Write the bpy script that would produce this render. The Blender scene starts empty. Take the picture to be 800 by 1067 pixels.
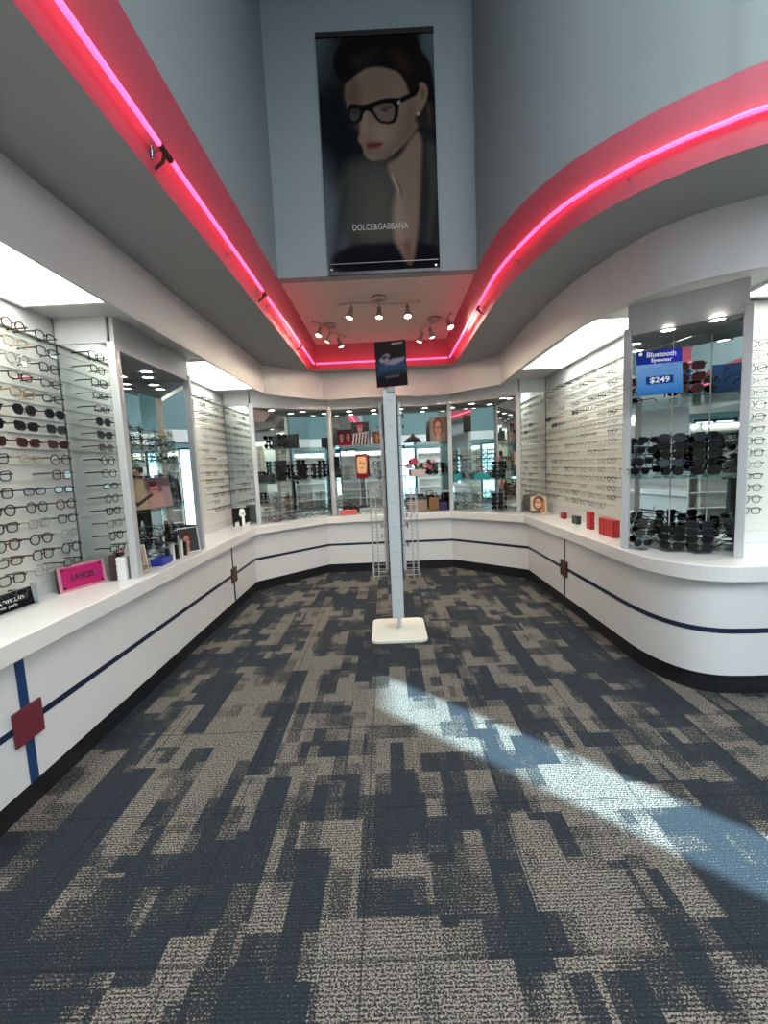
import bpy, bmesh, math, random
import numpy as np
from mathutils import Vector, Matrix
C = bpy.context.scene.collection
PI = math.pi
rnd = random.Random(7)

# ------------------------------------------------------------------ camera, world, sun, exposure
H = 1.55
FPX, YAW, PITCH, ROLL = 447.6, -0.0093, 0.106, -0.0446
cam = bpy.data.cameras.new('camera'); co = bpy.data.objects.new('camera', cam); C.objects.link(co)
f = Vector((math.sin(YAW)*math.cos(PITCH), math.cos(YAW)*math.cos(PITCH), -math.sin(PITCH)))
r = Vector((math.cos(YAW), -math.sin(YAW), 0)); u = r.cross(f)
r2 = math.cos(ROLL)*r + math.sin(ROLL)*u; u2 = -math.sin(ROLL)*r + math.cos(ROLL)*u
M = Matrix((r2, u2, -f)).transposed().to_4x4(); M.translation = (0, 0, H)
co.matrix_world = M
cam.sensor_fit = 'VERTICAL'; cam.sensor_height = 24; cam.lens = 24*FPX/1067; cam.clip_start = 0.01
sc = bpy.context.scene; sc.camera = co
sc.view_settings.view_transform = 'Standard'; sc.view_settings.look = 'None'
sc.view_settings.exposure = 0.0; sc.view_settings.gamma = 1; sc.view_settings.use_curve_mapping = False
sc.cycles.use_denoising = True
sc.cycles.max_bounces = 10; sc.cycles.glossy_bounces = 6; sc.cycles.diffuse_bounces = 4
sc.cycles.transparent_max_bounces = 16; sc.cycles.caustics_reflective = False; sc.cycles.caustics_refractive = False
sc.cycles.sample_clamp_indirect = 4
w = bpy.data.worlds.new('world'); sc.world = w; w.use_nodes = True
w.node_tree.nodes['Background'].inputs[0].default_value = (0.62, 0.80, 1.0, 1)
w.node_tree.nodes['Background'].inputs[1].default_value = 4.5

def lamp(name, kind, loc, energy, color, rot=(0, 0, 0), **kw):
    l = bpy.data.lights.new(name, kind); l.energy = energy; l.color = color
    for k, v in kw.items(): setattr(l, k, v)
    o = bpy.data.objects.new(name, l); C.objects.link(o); o.location = loc; o.rotation_euler = rot
    return o
SD = Vector((-0.728, 0.685, 0)).normalized(); EL = math.radians(19.1)
sd = Vector((SD.x*math.cos(EL), SD.y*math.cos(EL), -math.sin(EL)))
sun = lamp('sun', 'SUN', (6, -3, 5), 72, (0.66, 0.84, 1.0), angle=math.radians(.7))
sun.rotation_euler = sd.to_track_quat('-Z', 'Y').to_euler()
# added fill light, out of view, that brightens the walls of the light well
lamp('high_fill_light', 'AREA', (1.0, -1.4, 5.9), 290, (0.90, 0.96, 1.0), shape='RECTANGLE', size=2.6, size_y=3.0)

lamp('front_fill_light', 'AREA', (3.4, -1.4, 3.4), 185, (0.90, 0.96, 1.0), (0, math.radians(20), 0), shape='RECTANGLE', size=2.4, size_y=3.0)  # added fill for the counter fronts and fascia, not a shop fixture

# ------------------------------------------------------------------ materials
MATS = {}
def mat(name, col, rough=.5, metal=0, emit=0, ecol=None, bump=0, bscale=200, var=0, spec=None):
    if name in MATS: return MATS[name]
    m = bpy.data.materials.new(name); m.use_nodes = True; nt = m.node_tree; b = nt.nodes['Principled BSDF']
    b.inputs['Base Color'].default_value = (*col, 1); b.inputs['Roughness'].default_value = rough
    b.inputs['Metallic'].default_value = metal
    if spec is not None: b.inputs['Specular IOR Level'].default_value = spec
    if emit:
        b.inputs['Emission Color'].default_value = (*(ecol or col), 1); b.inputs['Emission Strength'].default_value = emit
    if bump or var:
        tc = nt.nodes.new('ShaderNodeTexCoord'); n = nt.nodes.new('ShaderNodeTexNoise')
        n.inputs['Scale'].default_value = bscale; nt.links.new(tc.outputs['Object'], n.inputs['Vector'])
        if bump:
            bp = nt.nodes.new('ShaderNodeBump'); bp.inputs['Strength'].default_value = bump; bp.inputs['Distance'].default_value = .002
            nt.links.new(n.outputs['Fac'], bp.inputs['Height']); nt.links.new(bp.outputs[0], b.inputs['Normal'])
        if var:
            n2 = nt.nodes.new('ShaderNodeTexNoise'); n2.inputs['Scale'].default_value = 1.7
            nt.links.new(tc.outputs['Object'], n2.inputs['Vector'])
            mr = nt.nodes.new('ShaderNodeMapRange'); mr.inputs['To Min'].default_value = 1-var; mr.inputs['To Max'].default_value = 1+var
            nt.links.new(n2.outputs['Fac'], mr.inputs['Value'])
            vm = nt.nodes.new('ShaderNodeVectorMath'); vm.operation = 'SCALE'; vm.inputs[0].default_value = col
            nt.links.new(mr.outputs[0], vm.inputs['Scale']); nt.links.new(vm.outputs[0], b.inputs['Base Color'])
    MATS[name] = m; return m
def glassmat(name, tint, gl=.10, rough=0.0, fk=.5):
    m = bpy.data.materials.new(name); m.use_nodes = True; nt = m.node_tree; nt.nodes.clear()
    o = nt.nodes.new('ShaderNodeOutputMaterial'); mx = nt.nodes.new('ShaderNodeMixShader')
    t = nt.nodes.new('ShaderNodeBsdfTransparent'); g = nt.nodes.new('ShaderNodeBsdfGlossy')
    t.inputs[0].default_value = (*tint, 1); g.inputs['Roughness'].default_value = rough; g.inputs[0].default_value = (.9, .95, .95, 1)
    lw = nt.nodes.new('ShaderNodeLayerWeight'); lw.inputs[0].default_value = .25
    ma = nt.nodes.new('ShaderNodeMath'); ma.operation = 'MULTIPLY_ADD'; ma.inputs[1].default_value = fk; ma.inputs[2].default_value = gl*.5
    nt.links.new(lw.outputs['Fresnel'], ma.inputs[0]); nt.links.new(ma.outputs[0], mx.inputs[0])
    nt.links.new(t.outputs[0], mx.inputs[1]); nt.links.new(g.outputs[0], mx.inputs[2]); nt.links.new(mx.outputs[0], o.inputs[0])
    MATS[name] = m; return m
white_lam = mat('white_laminate', (.72, .73, .73), .22, bump=.02, bscale=60, var=.03)
white_top = mat('white_countertop', (.78, .78, .76), .12, bump=.02, bscale=40)
white_paint = mat('white_paint', (.62, .61, .61), .55, bump=.08, bscale=260, var=.03)
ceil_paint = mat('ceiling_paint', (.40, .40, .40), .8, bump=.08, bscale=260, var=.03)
cove_neon_tint = mat('cove_neon_tint', (.56, .105, .15), .6, bump=.05, bscale=260)  # pink glow of the neon on the cove put into its base colour
track_paint = mat('track_ceiling_paint', (.66, .58, .50), .7, bump=.08, bscale=260, var=.03)
blue_paint = mat('blue_grey_paint', (.27, .325, .34), .6, bump=.1, bscale=220, var=.04)
teal_paint = mat('teal_paint', (.13, .215, .225), .6, bump=.1, bscale=220, var=.04)
kickm = mat('black_kick', (.012, .013, .016), .35)
navy = mat('navy_stripe', (.008, .018, .055), .3)
maroon = mat('maroon_square', (.16, .025, .04), .35, bump=.05, bscale=80)
brown_sq = mat('brown_square', (.07, .03, .022), .4)
postm = mat('satin_aluminium', (.60, .62, .63), .38, .35)
whitem = mat('white_powder_coat', (.76, .76, .73), .35)
boardm = mat('board_white', (.72, .73, .68), .5, bump=.03, bscale=100, var=.03)
railm = mat('board_rail', (.70, .72, .68), .3)
mirror = mat('mirror_silver', (.80, .86, .84), .0, 1.0)
panel_em = mat('lit_diffuser', (.9, .9, .85), .6, emit=8.5, ecol=(.97, 1.0, .92))
down_em = mat('downlight_glow', (.9, .9, .85), .6, emit=22, ecol=(1, .96, .86))
bulb_em = mat('halogen_glow', (.9, .9, .85), .6, emit=26, ecol=(1, .88, .68))
neon_em = mat('neon_glow', (.9, .3, .5), .3, emit=5, ecol=(1, .042, .14))
chrome = mat('brushed_nickel', (.45, .40, .38), .3, 1)
blackm = mat('black_satin', (.010, .010, .012), .35)
dark_lens = mat('smoke_lens', (.008, .008, .010), .12, spec=.3)
brown_lens = mat('brown_lens', (.04, .014, .010), .12, spec=.3)
acetate_black = mat('black_acetate', (.012, .012, .013), .2)
acetate_tort = mat('tortoise_acetate', (.06, .025, .010), .25, var=.5)
metal_gold = mat('gold_metal', (.42, .30, .14), .3, 1)
metal_gun = mat('gunmetal', (.12, .12, .13), .3, .9)
acetate_blue = mat('navy_acetate', (.015, .03, .08), .2)
acetate_red = mat('burgundy_acetate', (.13, .012, .02), .2)
clear_frame = mat('grey_crystal_frame', (.33, .32, .29), .2)
glass = glassmat('clear_glass', (.88, .95, .93), .10)
lensm = glassmat('clear_lens', (.95, .96, .95), .03, .0, .12)
acryl = glassmat('clear_acrylic', (.80, .86, .87), .16, .05)
skin = mat('skin', (.50, .30, .22), .5)
cloth_dark = mat('dark_cloth', (.014, .018, .017), .85, bump=.2, bscale=300)
hair_m = mat('dark_hair', (.03, .018, .012), .6)

def carpet():
    m = bpy.data.materials.new('carpet_tile'); m.use_nodes = True; nt = m.node_tree; b = nt.nodes['Principled BSDF']
    N = nt.nodes.new; L = nt.links.new
    tc = N('ShaderNodeTexCoord')
    def mapping(rot, loc, scale=(1, 1, 1)):
        k = N('ShaderNodeMapping'); L(tc.outputs['Object'], k.inputs['Vector'])
        k.inputs['Rotation'].default_value = (0, 0, rot); k.inputs['Location'].default_value = loc; k.inputs['Scale'].default_value = scale
        return k.outputs[0]
    def brick(vec, bw, rh, off, sq=1.0, sqf=2, offf=2):
        n = N('ShaderNodeTexBrick'); L(vec, n.inputs['Vector'])
        n.inputs['Color1'].default_value = (0, 0, 0, 1); n.inputs['Color2'].default_value = (1, 1, 1, 1); n.inputs['Mortar'].default_value = (.5, .5, .5, 1)
        n.inputs['Scale'].default_value = 1; n.inputs['Mortar Size'].default_value = 0; n.inputs['Brick Width'].default_value = bw
        n.inputs['Row Height'].default_value = rh; n.offset = off; n.squash = sq; n.squash_frequency = sqf; n.offset_frequency = offf
        return n.outputs['Color']
    A = brick(mapping(PI/2, (.13, .02, 0)), .38, .125, .37, 1.6, 3)
    B = brick(mapping(PI/2, (.31, .07, 0)), .20, .075, .29, .7, 2, 3)
    Cc = brick(mapping(0, (.05, .21, 0)), .27, .14, .61, 1.5, 2)
    def math_(op, a, bb=None, c=None):
        n = N('ShaderNodeMath'); n.operation = op
        for i, v in enumerate((a, bb, c)):
            if v is None: continue
            if isinstance(v, (int, float)): n.inputs[i].default_value = v
            else: L(v, n.inputs[i])
        return n.outputs[0]
    s = math_('ADD', math_('MULTIPLY', A, .45), math_('ADD', math_('MULTIPLY', B, .25), math_('MULTIPLY', Cc, .30)))
    # yarn texture: fine loops in rows across the width
    yn = N('ShaderNodeTexNoise'); yn.inputs['Scale'].default_value = 1; yn.inputs['Detail'].default_value = 2
    L(mapping(0, (0, 0, 0), (150, 190, 1)), yn.inputs['Vector'])
    yc = N('ShaderNodeTexNoise'); yc.inputs['Scale'].default_value = 1; yc.inputs['Detail'].default_value = 1
    L(mapping(0, (5, 3, 0), (30, 70, 1)), yc.inputs['Vector'])
    wv = N('ShaderNodeTexWave'); wv.bands_direction = 'Y'; wv.inputs['Scale'].default_value = 1; wv.inputs['Distortion'].default_value = .6
    L(mapping(0, (0, 0, 0), (12, 26, 1)), wv.inputs['Vector'])
    fine = math_('ADD', math_('MULTIPLY', yn.outputs['Fac'], .9), math_('MULTIPLY', wv.outputs['Fac'], .1))
    def mr(v, a, b, c=0., d=1., smooth=False):
        n = N('ShaderNodeMapRange'); L(v, n.inputs['Value'])
        if smooth: n.interpolation_type = 'SMOOTHSTEP'
        for k, x in zip(('From Min', 'From Max', 'To Min', 'To Max'), (a, b, c, d)):
            if isinstance(x, (int, float)): n.inputs[k].default_value = x
            else: L(x, n.inputs[k])
        return n.outputs[0]
    lvl = mr(s, .40, .64)                                     # how much pale yarn a block carries
    thr = mr(lvl, 0, 1, .72, .505)
    spk = mr(math_('SUBTRACT', fine, thr), -.05, .07)
    navyc = N('ShaderNodeMix'); navyc.data_type = 'RGBA'; L(lvl, navyc.inputs[0])
    navyc.inputs[6].default_value = (.017, .023, .030, 1); navyc.inputs[7].default_value = (.028, .028, .028, 1)
    vr = N('ShaderNodeMix'); vr.data_type = 'RGBA'; vr.blend_type = 'MULTIPLY'; vr.inputs[0].default_value = 1
    L(navyc.outputs[2], vr.inputs[6]); g_ = N('ShaderNodeCombineColor'); q_ = mr(fine, .35, .65, .7, 1.7)
    for k in range(3): L(q_, g_.inputs[k])
    L(g_.outputs[0], vr.inputs[7])
    mx = N('ShaderNodeMix'); mx.data_type = 'RGBA'; L(spk, mx.inputs[0]); L(vr.outputs[2], mx.inputs[6]); mx.inputs[7].default_value = (.27, .25, .215, 1)
    # tile seams every 0.61 m
    sp = N('ShaderNodeSeparateXYZ'); L(mapping(0, (.15, .2, 0)), sp.inputs[0])
    def seam(v):
        q = math_('ABSOLUTE', math_('SUBTRACT', math_('FRACT', math_('DIVIDE', v, .61)), .5))
        return math_('GREATER_THAN', q, .494)
    sm = math_('MAXIMUM', seam(sp.outputs[0]), seam(sp.outputs[1]))
    mm = N('ShaderNodeMix'); mm.data_type = 'RGBA'; L(math_('MULTIPLY', sm, .6), mm.inputs[0]); L(mx.outputs[2], mm.inputs[6]); mm.inputs[7].default_value = (.01, .012, .016, 1)
    L(mm.outputs[2], b.inputs['Base Color']); b.inputs['Roughness'].default_value = .92; b.inputs['Specular IOR Level'].default_value = .2
    bp = N('ShaderNodeBump'); bp.inputs['Strength'].default_value = .5; bp.inputs['Distance'].default_value = .004
    L(fine, bp.inputs['Height']); L(bp.outputs[0], b.inputs['Normal'])
    return m

# ------------------------------------------------------------------ mesh building
ORG = {}
class MB:
    def __init__(s): s.v = []; s.f = []; s.m = []; s.sm = []
    def add(s, vs, fs, mi=0, smooth=False):
        n = len(s.v); s.v += [tuple(x) for x in vs]; s.f += [[i+n for i in q] for q in fs]; s.m += [mi]*len(fs); s.sm += [smooth]*len(fs); return s
    def box(s, c, d, rz=0, mi=0, M=None):
        hx, hy, hz = d[0]/2, d[1]/2, d[2]/2; vs = []
        for x, y, z in ((-hx,-hy,-hz),(hx,-hy,-hz),(hx,hy,-hz),(-hx,hy,-hz),(-hx,-hy,hz),(hx,-hy,hz),(hx,hy,hz),(-hx,hy,hz)):
            p = Vector((x*math.cos(rz)-y*math.sin(rz), x*math.sin(rz)+y*math.cos(rz), z))
            if M is not None: p = M @ Vector((x, y, z))
            vs.append(p+Vector(c))
        return s.add(vs, [(0,3,2,1),(4,5,6,7),(0,1,5,4),(1,2,6,5),(2,3,7,6),(3,0,4,7)], mi)
    def prism(s, poly, z0, z1, mi=0):
        a = sum(poly[i][0]*poly[(i+1) % len(poly)][1]-poly[(i+1) % len(poly)][0]*poly[i][1] for i in range(len(poly)))
        if a < 0: poly = poly[::-1]
        n = len(poly)
        return s.add([(x, y, z0) for x, y in poly]+[(x, y, z1) for x, y in poly],
                     [list(range(n))[::-1], list(range(n, 2*n))]+[(i, (i+1) % n, n+(i+1) % n, n+i) for i in range(n)], mi)
    def tube(s, pts, rad, n=8, mi=0, closed=False, caps=True, rz=1.0):
        pts = [Vector(p) for p in pts]; rings = []; N = len(pts); prev = None
        for i, p in enumerate(pts):
            if closed: t = (pts[(i+1) % N]-pts[i-1]).normalized()
            else: t = (pts[min(i+1, N-1)]-pts[max(i-1, 0)]).normalized()
            a = Vector((0, 0, 1)) if abs(t.z) < .9 else Vector((1, 0, 0))
            if prev is not None: a = prev
            e1 = (a-t*a.dot(t)).normalized(); e2 = t.cross(e1); prev = e1
            R_ = rad[i] if isinstance(rad, (list, tuple)) else rad
            rings.append([p+R_*(math.cos(2*PI*k/n)*e1*rz+math.sin(2*PI*k/n)*e2) for k in range(n)])
        vs = [q for rg in rings for q in rg]; fs = []
        for i in range(N if closed else N-1):
            j = (i+1) % N
            for k in range(n): fs.append((i*n+k, i*n+(k+1) % n, j*n+(k+1) % n, j*n+k))
        s.add(vs, fs, mi, True)
        if caps and not closed:
            s.add(rings[0], [list(range(n))[::-1]], mi); s.add(rings[-1], [list(range(n))], mi)
        return s
    def lathe(s, prof, c=(0, 0, 0), n=20, mi=0, M=None):
        vs = []; m_ = len(prof)
        for k in range(n):
            a = 2*PI*k/n
            for rr, z in prof:
                p = Vector((rr*math.cos(a), rr*math.sin(a), z)); p = M @ p if M is not None else p
                vs.append(p+Vector(c))
        fs = [(k*m_+i, ((k+1) % n)*m_+i, ((k+1) % n)*m_+i+1, k*m_+i+1) for k in range(n) for i in range(m_-1)]
        return s.add(vs, fs, mi, True)
    def sweep(s, path, prof, mi=0, smooth=False):
        # closed profile of (offset, z) carried along an open plan path; + offset = left of travel
        nr = miters(path); vs = []; m_ = len(prof)
        for (p, nn) in zip(path, nr):
            for o, z in prof: vs.append((p[0]+nn[0]*o, p[1]+nn[1]*o, z))
        fs = [(i*m_+k, i*m_+(k+1) % m_, (i+1)*m_+(k+1) % m_, (i+1)*m_+k) for i in range(len(path)-1) for k in range(m_)]
        s.add(vs, fs, mi, smooth)
        s.add(vs[:m_], [list(range(m_))], mi); s.add(vs[-m_:], [list(range(m_))[::-1]], mi)
        return s
    def build(s, name, mats, parent=None, bevel=0, origin=None, subsurf=0):
        me = bpy.data.meshes.new(name); v = np.array(s.v, float)
        if parent is not None: org = ORG.get(parent.name, (0, 0, 0))
        elif origin is not None: org = origin
        else:
            lo, hi = v.min(0), v.max(0); org = ((lo[0]+hi[0])/2, (lo[1]+hi[1])/2, lo[2])
        v = v-np.array(org); me.from_pydata(v.tolist(), [], s.f)
        if not isinstance(mats, (list, tuple)): mats = [mats]
        for m_ in mats: me.materials.append(m_)
        me.polygons.foreach_set('material_index', s.m); me.polygons.foreach_set('use_smooth', s.sm)
        bm = bmesh.new(); bm.from_mesh(me); bmesh.ops.recalc_face_normals(bm, faces=bm.faces); bm.to_mesh(me); bm.free()
        me.update(); o = bpy.data.objects.new(name, me); C.objects.link(o); ORG[o.name] = org
        if parent is not None: o.parent = parent
        else: o.location = org
        if bevel:
            b = o.modifiers.new('bevel', 'BEVEL'); b.width = bevel; b.segments = 2; b.limit_method = 'ANGLE'; b.angle_limit = math.radians(40)
        return o
def miters(path):
    out = []
    P = [Vector(p) for p in path]
    for i in range(len(P)):
        ds = []
        if i > 0: ds.append((P[i]-P[i-1]).normalized())
        if i < len(P)-1: ds.append((P[i+1]-P[i]).normalized())
        ns = [Vector((-d.y, d.x)) for d in ds]
        if len(ns) == 1: out.append(ns[0])
        else:
            m_ = (ns[0]+ns[1]).normalized(); out.append(m_/max(.4, m_.dot(ns[0])))
    return out
def offset(path, d): return [(p[0]+n.x*d, p[1]+n.y*d) for p, n in zip(path, miters(path))]
def smooth_path(P, step=6):
    out = []; P = [Vector(p) for p in P]
    for i in range(len(P)-1):
        p0 = P[max(i-1, 0)]; p1 = P[i]; p2 = P[i+1]; p3 = P[min(i+2, len(P)-1)]
        for k in range(step):
            t = k/step
            out.append(tuple(.5*((2*p1)+(-p0+p2)*t+(2*p0-5*p1+4*p2-p3)*t*t+(-p0+3*p1-3*p2+p3)*t**3)))
    out.append(tuple(P[-1])); return out
def thing(name, label, cat, loc=(0, 0, 0), rz=0, group=None):
    o = bpy.data.objects.new(name, None); C.objects.link(o); o.location = loc; o.rotation_euler = (0, 0, rz)
    ORG[o.name] = tuple(loc) if rz == 0 else (0, 0, 0)
    o.empty_display_size = .1
    return tag(o, label, cat, group)
def tag(o, label, cat, group=None):
    o['label'] = label; o['category'] = cat
    if group: o['group'] = group
    return o
def struct(o): o['kind'] = 'structure'; return o
def copy_tree(o, parent=None):
    c = o.copy(); C.objects.link(c)
    if parent is not None: c.parent = parent
    for ch in list(o.children): copy_tree(ch, c)
    return c
def text(name, s, size, loc, rot, m, parent, width=None, bold=False, extrude=.0006):
    cu = bpy.data.curves.new('t', 'FONT'); cu.body = s; cu.size = size; cu.extrude = extrude; cu.align_x = 'CENTER'; cu.align_y = 'CENTER'
    if bold: cu.offset = size*.018
    cu.resolution_u = 3
    t = bpy.data.objects.new('t', cu); C.objects.link(t); bpy.context.view_layer.update()
    me = bpy.data.meshes.new_from_object(t.evaluated_get(bpy.context.evaluated_depsgraph_get()))
    bpy.data.objects.remove(t); me.materials.clear(); me.materials.append(m)
    if width:
        xs = [v.co.x for v in me.vertices]; k = width/(max(xs)-min(xs))
        for v in me.vertices: v.co.x *= k
    o = bpy.data.objects.new(name, me); C.objects.link(o); o.parent = parent
    org = ORG.get(parent.name, (0, 0, 0)); o.location = Vector(loc)-Vector(org); o.rotation_euler = rot
    return o

# ------------------------------------------------------------------ the room
ZS, ZL, ZU, ZR = 2.61, 2.52, 2.88, 3.20          # soffit underside, lower ceiling, recess top
ZT = 0.85                               # counter top
YF, XR, XL, YB, ZC = -4.5, 5.2, -2.75, 7.3, 6.2
F_ = [(-1.5, YF), (-1.5, 5.55), (-.85, 6.2), (.92, 6.2), (1.5, 5.6), (1.46, 4.4)] + \
     smooth_path([(1.46, 3.9), (1.48, 3.5), (1.55, 3.12), (1.64, 2.81), (1.77, 2.62), (1.93, 2.5), (2.1, 2.42), (2.35, 2.36), (2.8, 2.34)], 3) + [(XR, 2.34)]
RLs = [(.98, 4.3), (.985, 3.57), (1.03, 3.22), (1.13, 2.76), (1.25, 2.5), (1.37, 2.33), (1.49, 2.21), (1.61, 2.12), (1.73, 2.05), (2.1, 1.9), (2.6, 1.82)]
RUs = [(.86, 4.3), (.865, 3.5), (.95, 3.0), (1.09, 2.65), (1.22, 2.46), (1.34, 2.32), (1.46, 2.21), (1.58, 2.12), (1.70, 2.04), (2.1, 1.88), (2.6, 1.8)]
RL = [(-.98, YF), (-.98, 6.0), (.99, 6.0)] + smooth_path(RLs, 4) + [(XR, 1.82)]
RU = [(-.86, YF), (-.86, 5.93), (.87, 5.93)] + smooth_path(RUs, 4) + [(XR, 1.80)]
struct(MB().prism([(XL, YF), (XR, YF), (XR, YB), (XL, YB)], -.06, 0).build('floor', carpet()))
# soffit: underside over the counters, fascia, lower ceiling ring
outer = [(XR, YB), (XL, YB), (XL, YF)]
struct(MB().prism(offset(F_, .018) + outer, ZS, ZS+.04).build('ceiling_soffit', white_paint))
struct(MB().sweep(F_, [(0, ZL), (0, ZU), (.02, ZU), (.02, ZL)]).build('trim_1', white_paint))
struct(MB().prism(offset(F_, .01) + RL[::-1], ZU, ZU+.05).build('ceiling_lower', ceil_paint))
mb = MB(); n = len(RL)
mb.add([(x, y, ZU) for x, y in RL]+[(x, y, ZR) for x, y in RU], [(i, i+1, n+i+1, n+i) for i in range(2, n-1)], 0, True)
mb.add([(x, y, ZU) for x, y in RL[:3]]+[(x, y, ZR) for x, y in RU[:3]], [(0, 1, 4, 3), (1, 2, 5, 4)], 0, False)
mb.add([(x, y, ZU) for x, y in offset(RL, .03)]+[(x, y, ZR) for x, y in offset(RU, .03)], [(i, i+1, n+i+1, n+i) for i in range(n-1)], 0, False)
struct(mb.build('trim_2', cove_neon_tint))
struct(MB().prism([(-.92, 3.905), (.92, 3.905), (.92, 6.0), (-.92, 6.0)], ZR, ZR+.05).build('ceiling_recess', track_paint))
struct(MB().box((-.91, (YF+3.95)/2, (ZR+ZC)/2), (.1, 3.95-YF, ZC-ZR)).build('wall_left_upper', blue_paint))
struct(MB().box((0, 3.95, (ZR+ZC)/2), (1.8, .1, ZC-ZR)).build('wall_back_upper', blue_paint))
rw = [(.86, 3.99)] + RU[4:]
wm = MB().sweep(rw, [(.004, ZR), (.004, ZC), (.08, ZC), (.08, ZR)]); k_ = len(rw)
wm.add([(x, y, ZR) for x, y in rw]+[(x, y, ZC) for x, y in rw], [(i, i+1, k_+i+1, k_+i) for i in range(1, k_-1)], 0, True)
wm.add([(x, y, ZR) for x, y in rw[:2]]+[(x, y, ZC) for x, y in rw[:2]], [(0, 1, 3, 2)], 0, False)
struct(wm.build('wall_right_upper', blue_paint))
struct(MB().prism([(XL, YF), (XR, YF), (XR, 4.1), (XL, 4.1)], ZC, ZC+.1).build('ceiling_roof', white_paint))
struct(MB().box((XL-.05, (YF+YB)/2, 1.45), (.1, YB-YF, 2.9)).build('wall_left', white_paint))
struct(MB().box(((XL+XR)/2, YB+.05, 1.45), (XR-XL, .1, 2.9)).build('wall_back', white_paint))
def wall_with(name, axis, pos, a0, a1, z1, holes, m):
    mb = MB(); cuts = sorted(set([a0, a1]+[h[0] for h in holes]+[h[1] for h in holes]))
    for i in range(len(cuts)-1):
        c0, c1 = cuts[i], cuts[i+1]; hs = [h for h in holes if h[0] <= c0+1e-6 and h[1] >= c1-1e-6]
        segs = [(0, z1)] if not hs else [(0, hs[0][2]), (hs[0][3], z1)]
        for s0, s1 in segs:
            if s1-s0 < 1e-3: continue
            if axis == 'y': mb.box(((c0+c1)/2, pos, (s0+s1)/2), (c1-c0, .12, s1-s0))
            else: mb.box((pos, (c0+c1)/2, (s0+s1)/2), (.12, c1-c0, s1-s0))
    return struct(mb.build(name, m))
front_holes = [(-2.1, -1.2, 1.0, 2.3), (.35, 1.25, 0.05, 2.3), (2.5, 3.9, 1.0, 2.3)]
right_holes = [(-2.50, -1.90, .05, 2.60)]
wall_with('wall_front', 'y', YF-.06, XL, XR, ZC, front_holes, teal_paint)
wall_with('wall_right', 'x', XR+.06, YF, YB, ZC, right_holes, teal_paint)
def window(n, axis, pos, h, muls):
    a0, a1, z0, z1 = h; e = struct(bpy.data.objects.new('window_%d' % n, None)); C.objects.link(e)
    mb = MB(); fw = .05
    def bx(a, z, da, dz, m_=mb, th=.07):
        m_.box((a, pos, z) if axis == 'y' else (pos, a, z), (da, th, dz) if axis == 'y' else (th, da, dz))
    for a in [a0+fw/2, a1-fw/2]+muls: bx(a, (z0+z1)/2, fw, z1-z0)
    for z in (z0+fw/2, z1-fw/2): bx((a0+a1)/2, z, a1-a0, fw)
    mb.build('window_frame', blackm, e)
    g = MB(); bx((a0+a1)/2, (z0+z1)/2, a1-a0-.02, z1-z0-.02, g, .008); g.build('pane', glass, e)
window(1, 'y', YF-.06, front_holes[0], [-1.65]); window(2, 'y', YF-.06, front_holes[1], []); window(3, 'y', YF-.06, front_holes[2], [3.3])
window(4, 'x', XR+.06, right_holes[0], [])
struct(MB().box((1, -9, -.1), (40, 40, .06)).build('ground_outside', mat('asphalt', (.16, .16, .16), .9, bump=.4, bscale=40)))

# ------------------------------------------------------------------ counters
CP = [(-1.78, -3.2), (-1.78, 5.47), (-.92, 6.33), (.95, 6.33), (1.83, 5.5), (1.83, 3.25)] + \
     smooth_path([(1.83, 3.15), (1.845, 3.0), (1.885, 2.85), (1.96, 2.73), (2.08, 2.66), (2.26, 2.64)], 4) + [(4.9, 2.64)]
def seg(y_from=None, i0=0, i1=None): pass
SEAM_L0, SEAM_L1, SEAM_R = (-1.78, 1.90), (-1.78, 4.66), (1.83, 4.35)
paths = {
 'near': [(-1.78, -3.2), SEAM_L0],
 'left': [SEAM_L0, SEAM_L1],
 'back': [SEAM_L1, (-1.78, 5.47), (-.92, 6.33), (.95, 6.33), (1.83, 5.5), SEAM_R],
 'right': [SEAM_R, (1.83, 3.25)] + CP[6:]}
labs = {
 'near': 'white counter base at far left with blue stripe cross and maroon square',
 'left': 'long white counter base under the left glasses wall with navy stripe',
 'back': 'white counter base wrapping around the back behind the floor stand',
 'right': 'white counter base with rounded corner on the right, navy stripe'}
ct = list(offset(CP, -.09))
for key, P in paths.items():
    t = thing('counter_base', labs[key], 'counter', (P[0][0], P[0][1], 0))
    MB().sweep(P, [(.02, .0), (.02, .13), (-.012, .13), (-.012, .0)]).build('kick_plate', kickm, t)
    MB().sweep(P, [(.0, .13), (.0, ZT-.10), (-.035, ZT-.10), (-.035, .13)]).build('front_panel', white_lam, t)
    MB().sweep(P, [(-.034, .408), (-.034, .44), (-.038, .44), (-.038, .408)]).build('stripe', navy, t)
    MB().sweep(P, [(.02, .0), (.02, ZT-.1), (.3, ZT-.1), (.3, .0)] if key in ('near', 'left') else [(.02, 0), (.02, ZT-.1), (.05, ZT-.1), (.05, 0)]).build('carcass', white_lam, t)
    if key != 'right' :
        x, y = P[-1]; sg = 1 if x < 0 else -1; xx = x+sg*.040
        wd = .045 if key == 'near' else .022
        MB().box((xx-sg*.001, y, .44), (.006, wd, .61)).build('seam_strip', mat('blue_strip', (.010, .045, .14), .3) if key == 'near' else navy, t)
        MB().box((xx+sg*.006, y, .425), (.012, .16, .165)).build('accent_square', maroon if key == 'near' else brown_sq, t, bevel=.002)
top_poly = ct + [(4.9, 6.0), (3.0, YB-.02), (XL+.02, YB-.02), (XL+.02, -3.2)]
tp = MB().prism(top_poly, ZT-.10, ZT).build('countertop', white_top, bevel=.006)
tag(tp, 'continuous white countertop running around three sides below the displays', 'countertop')

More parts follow.
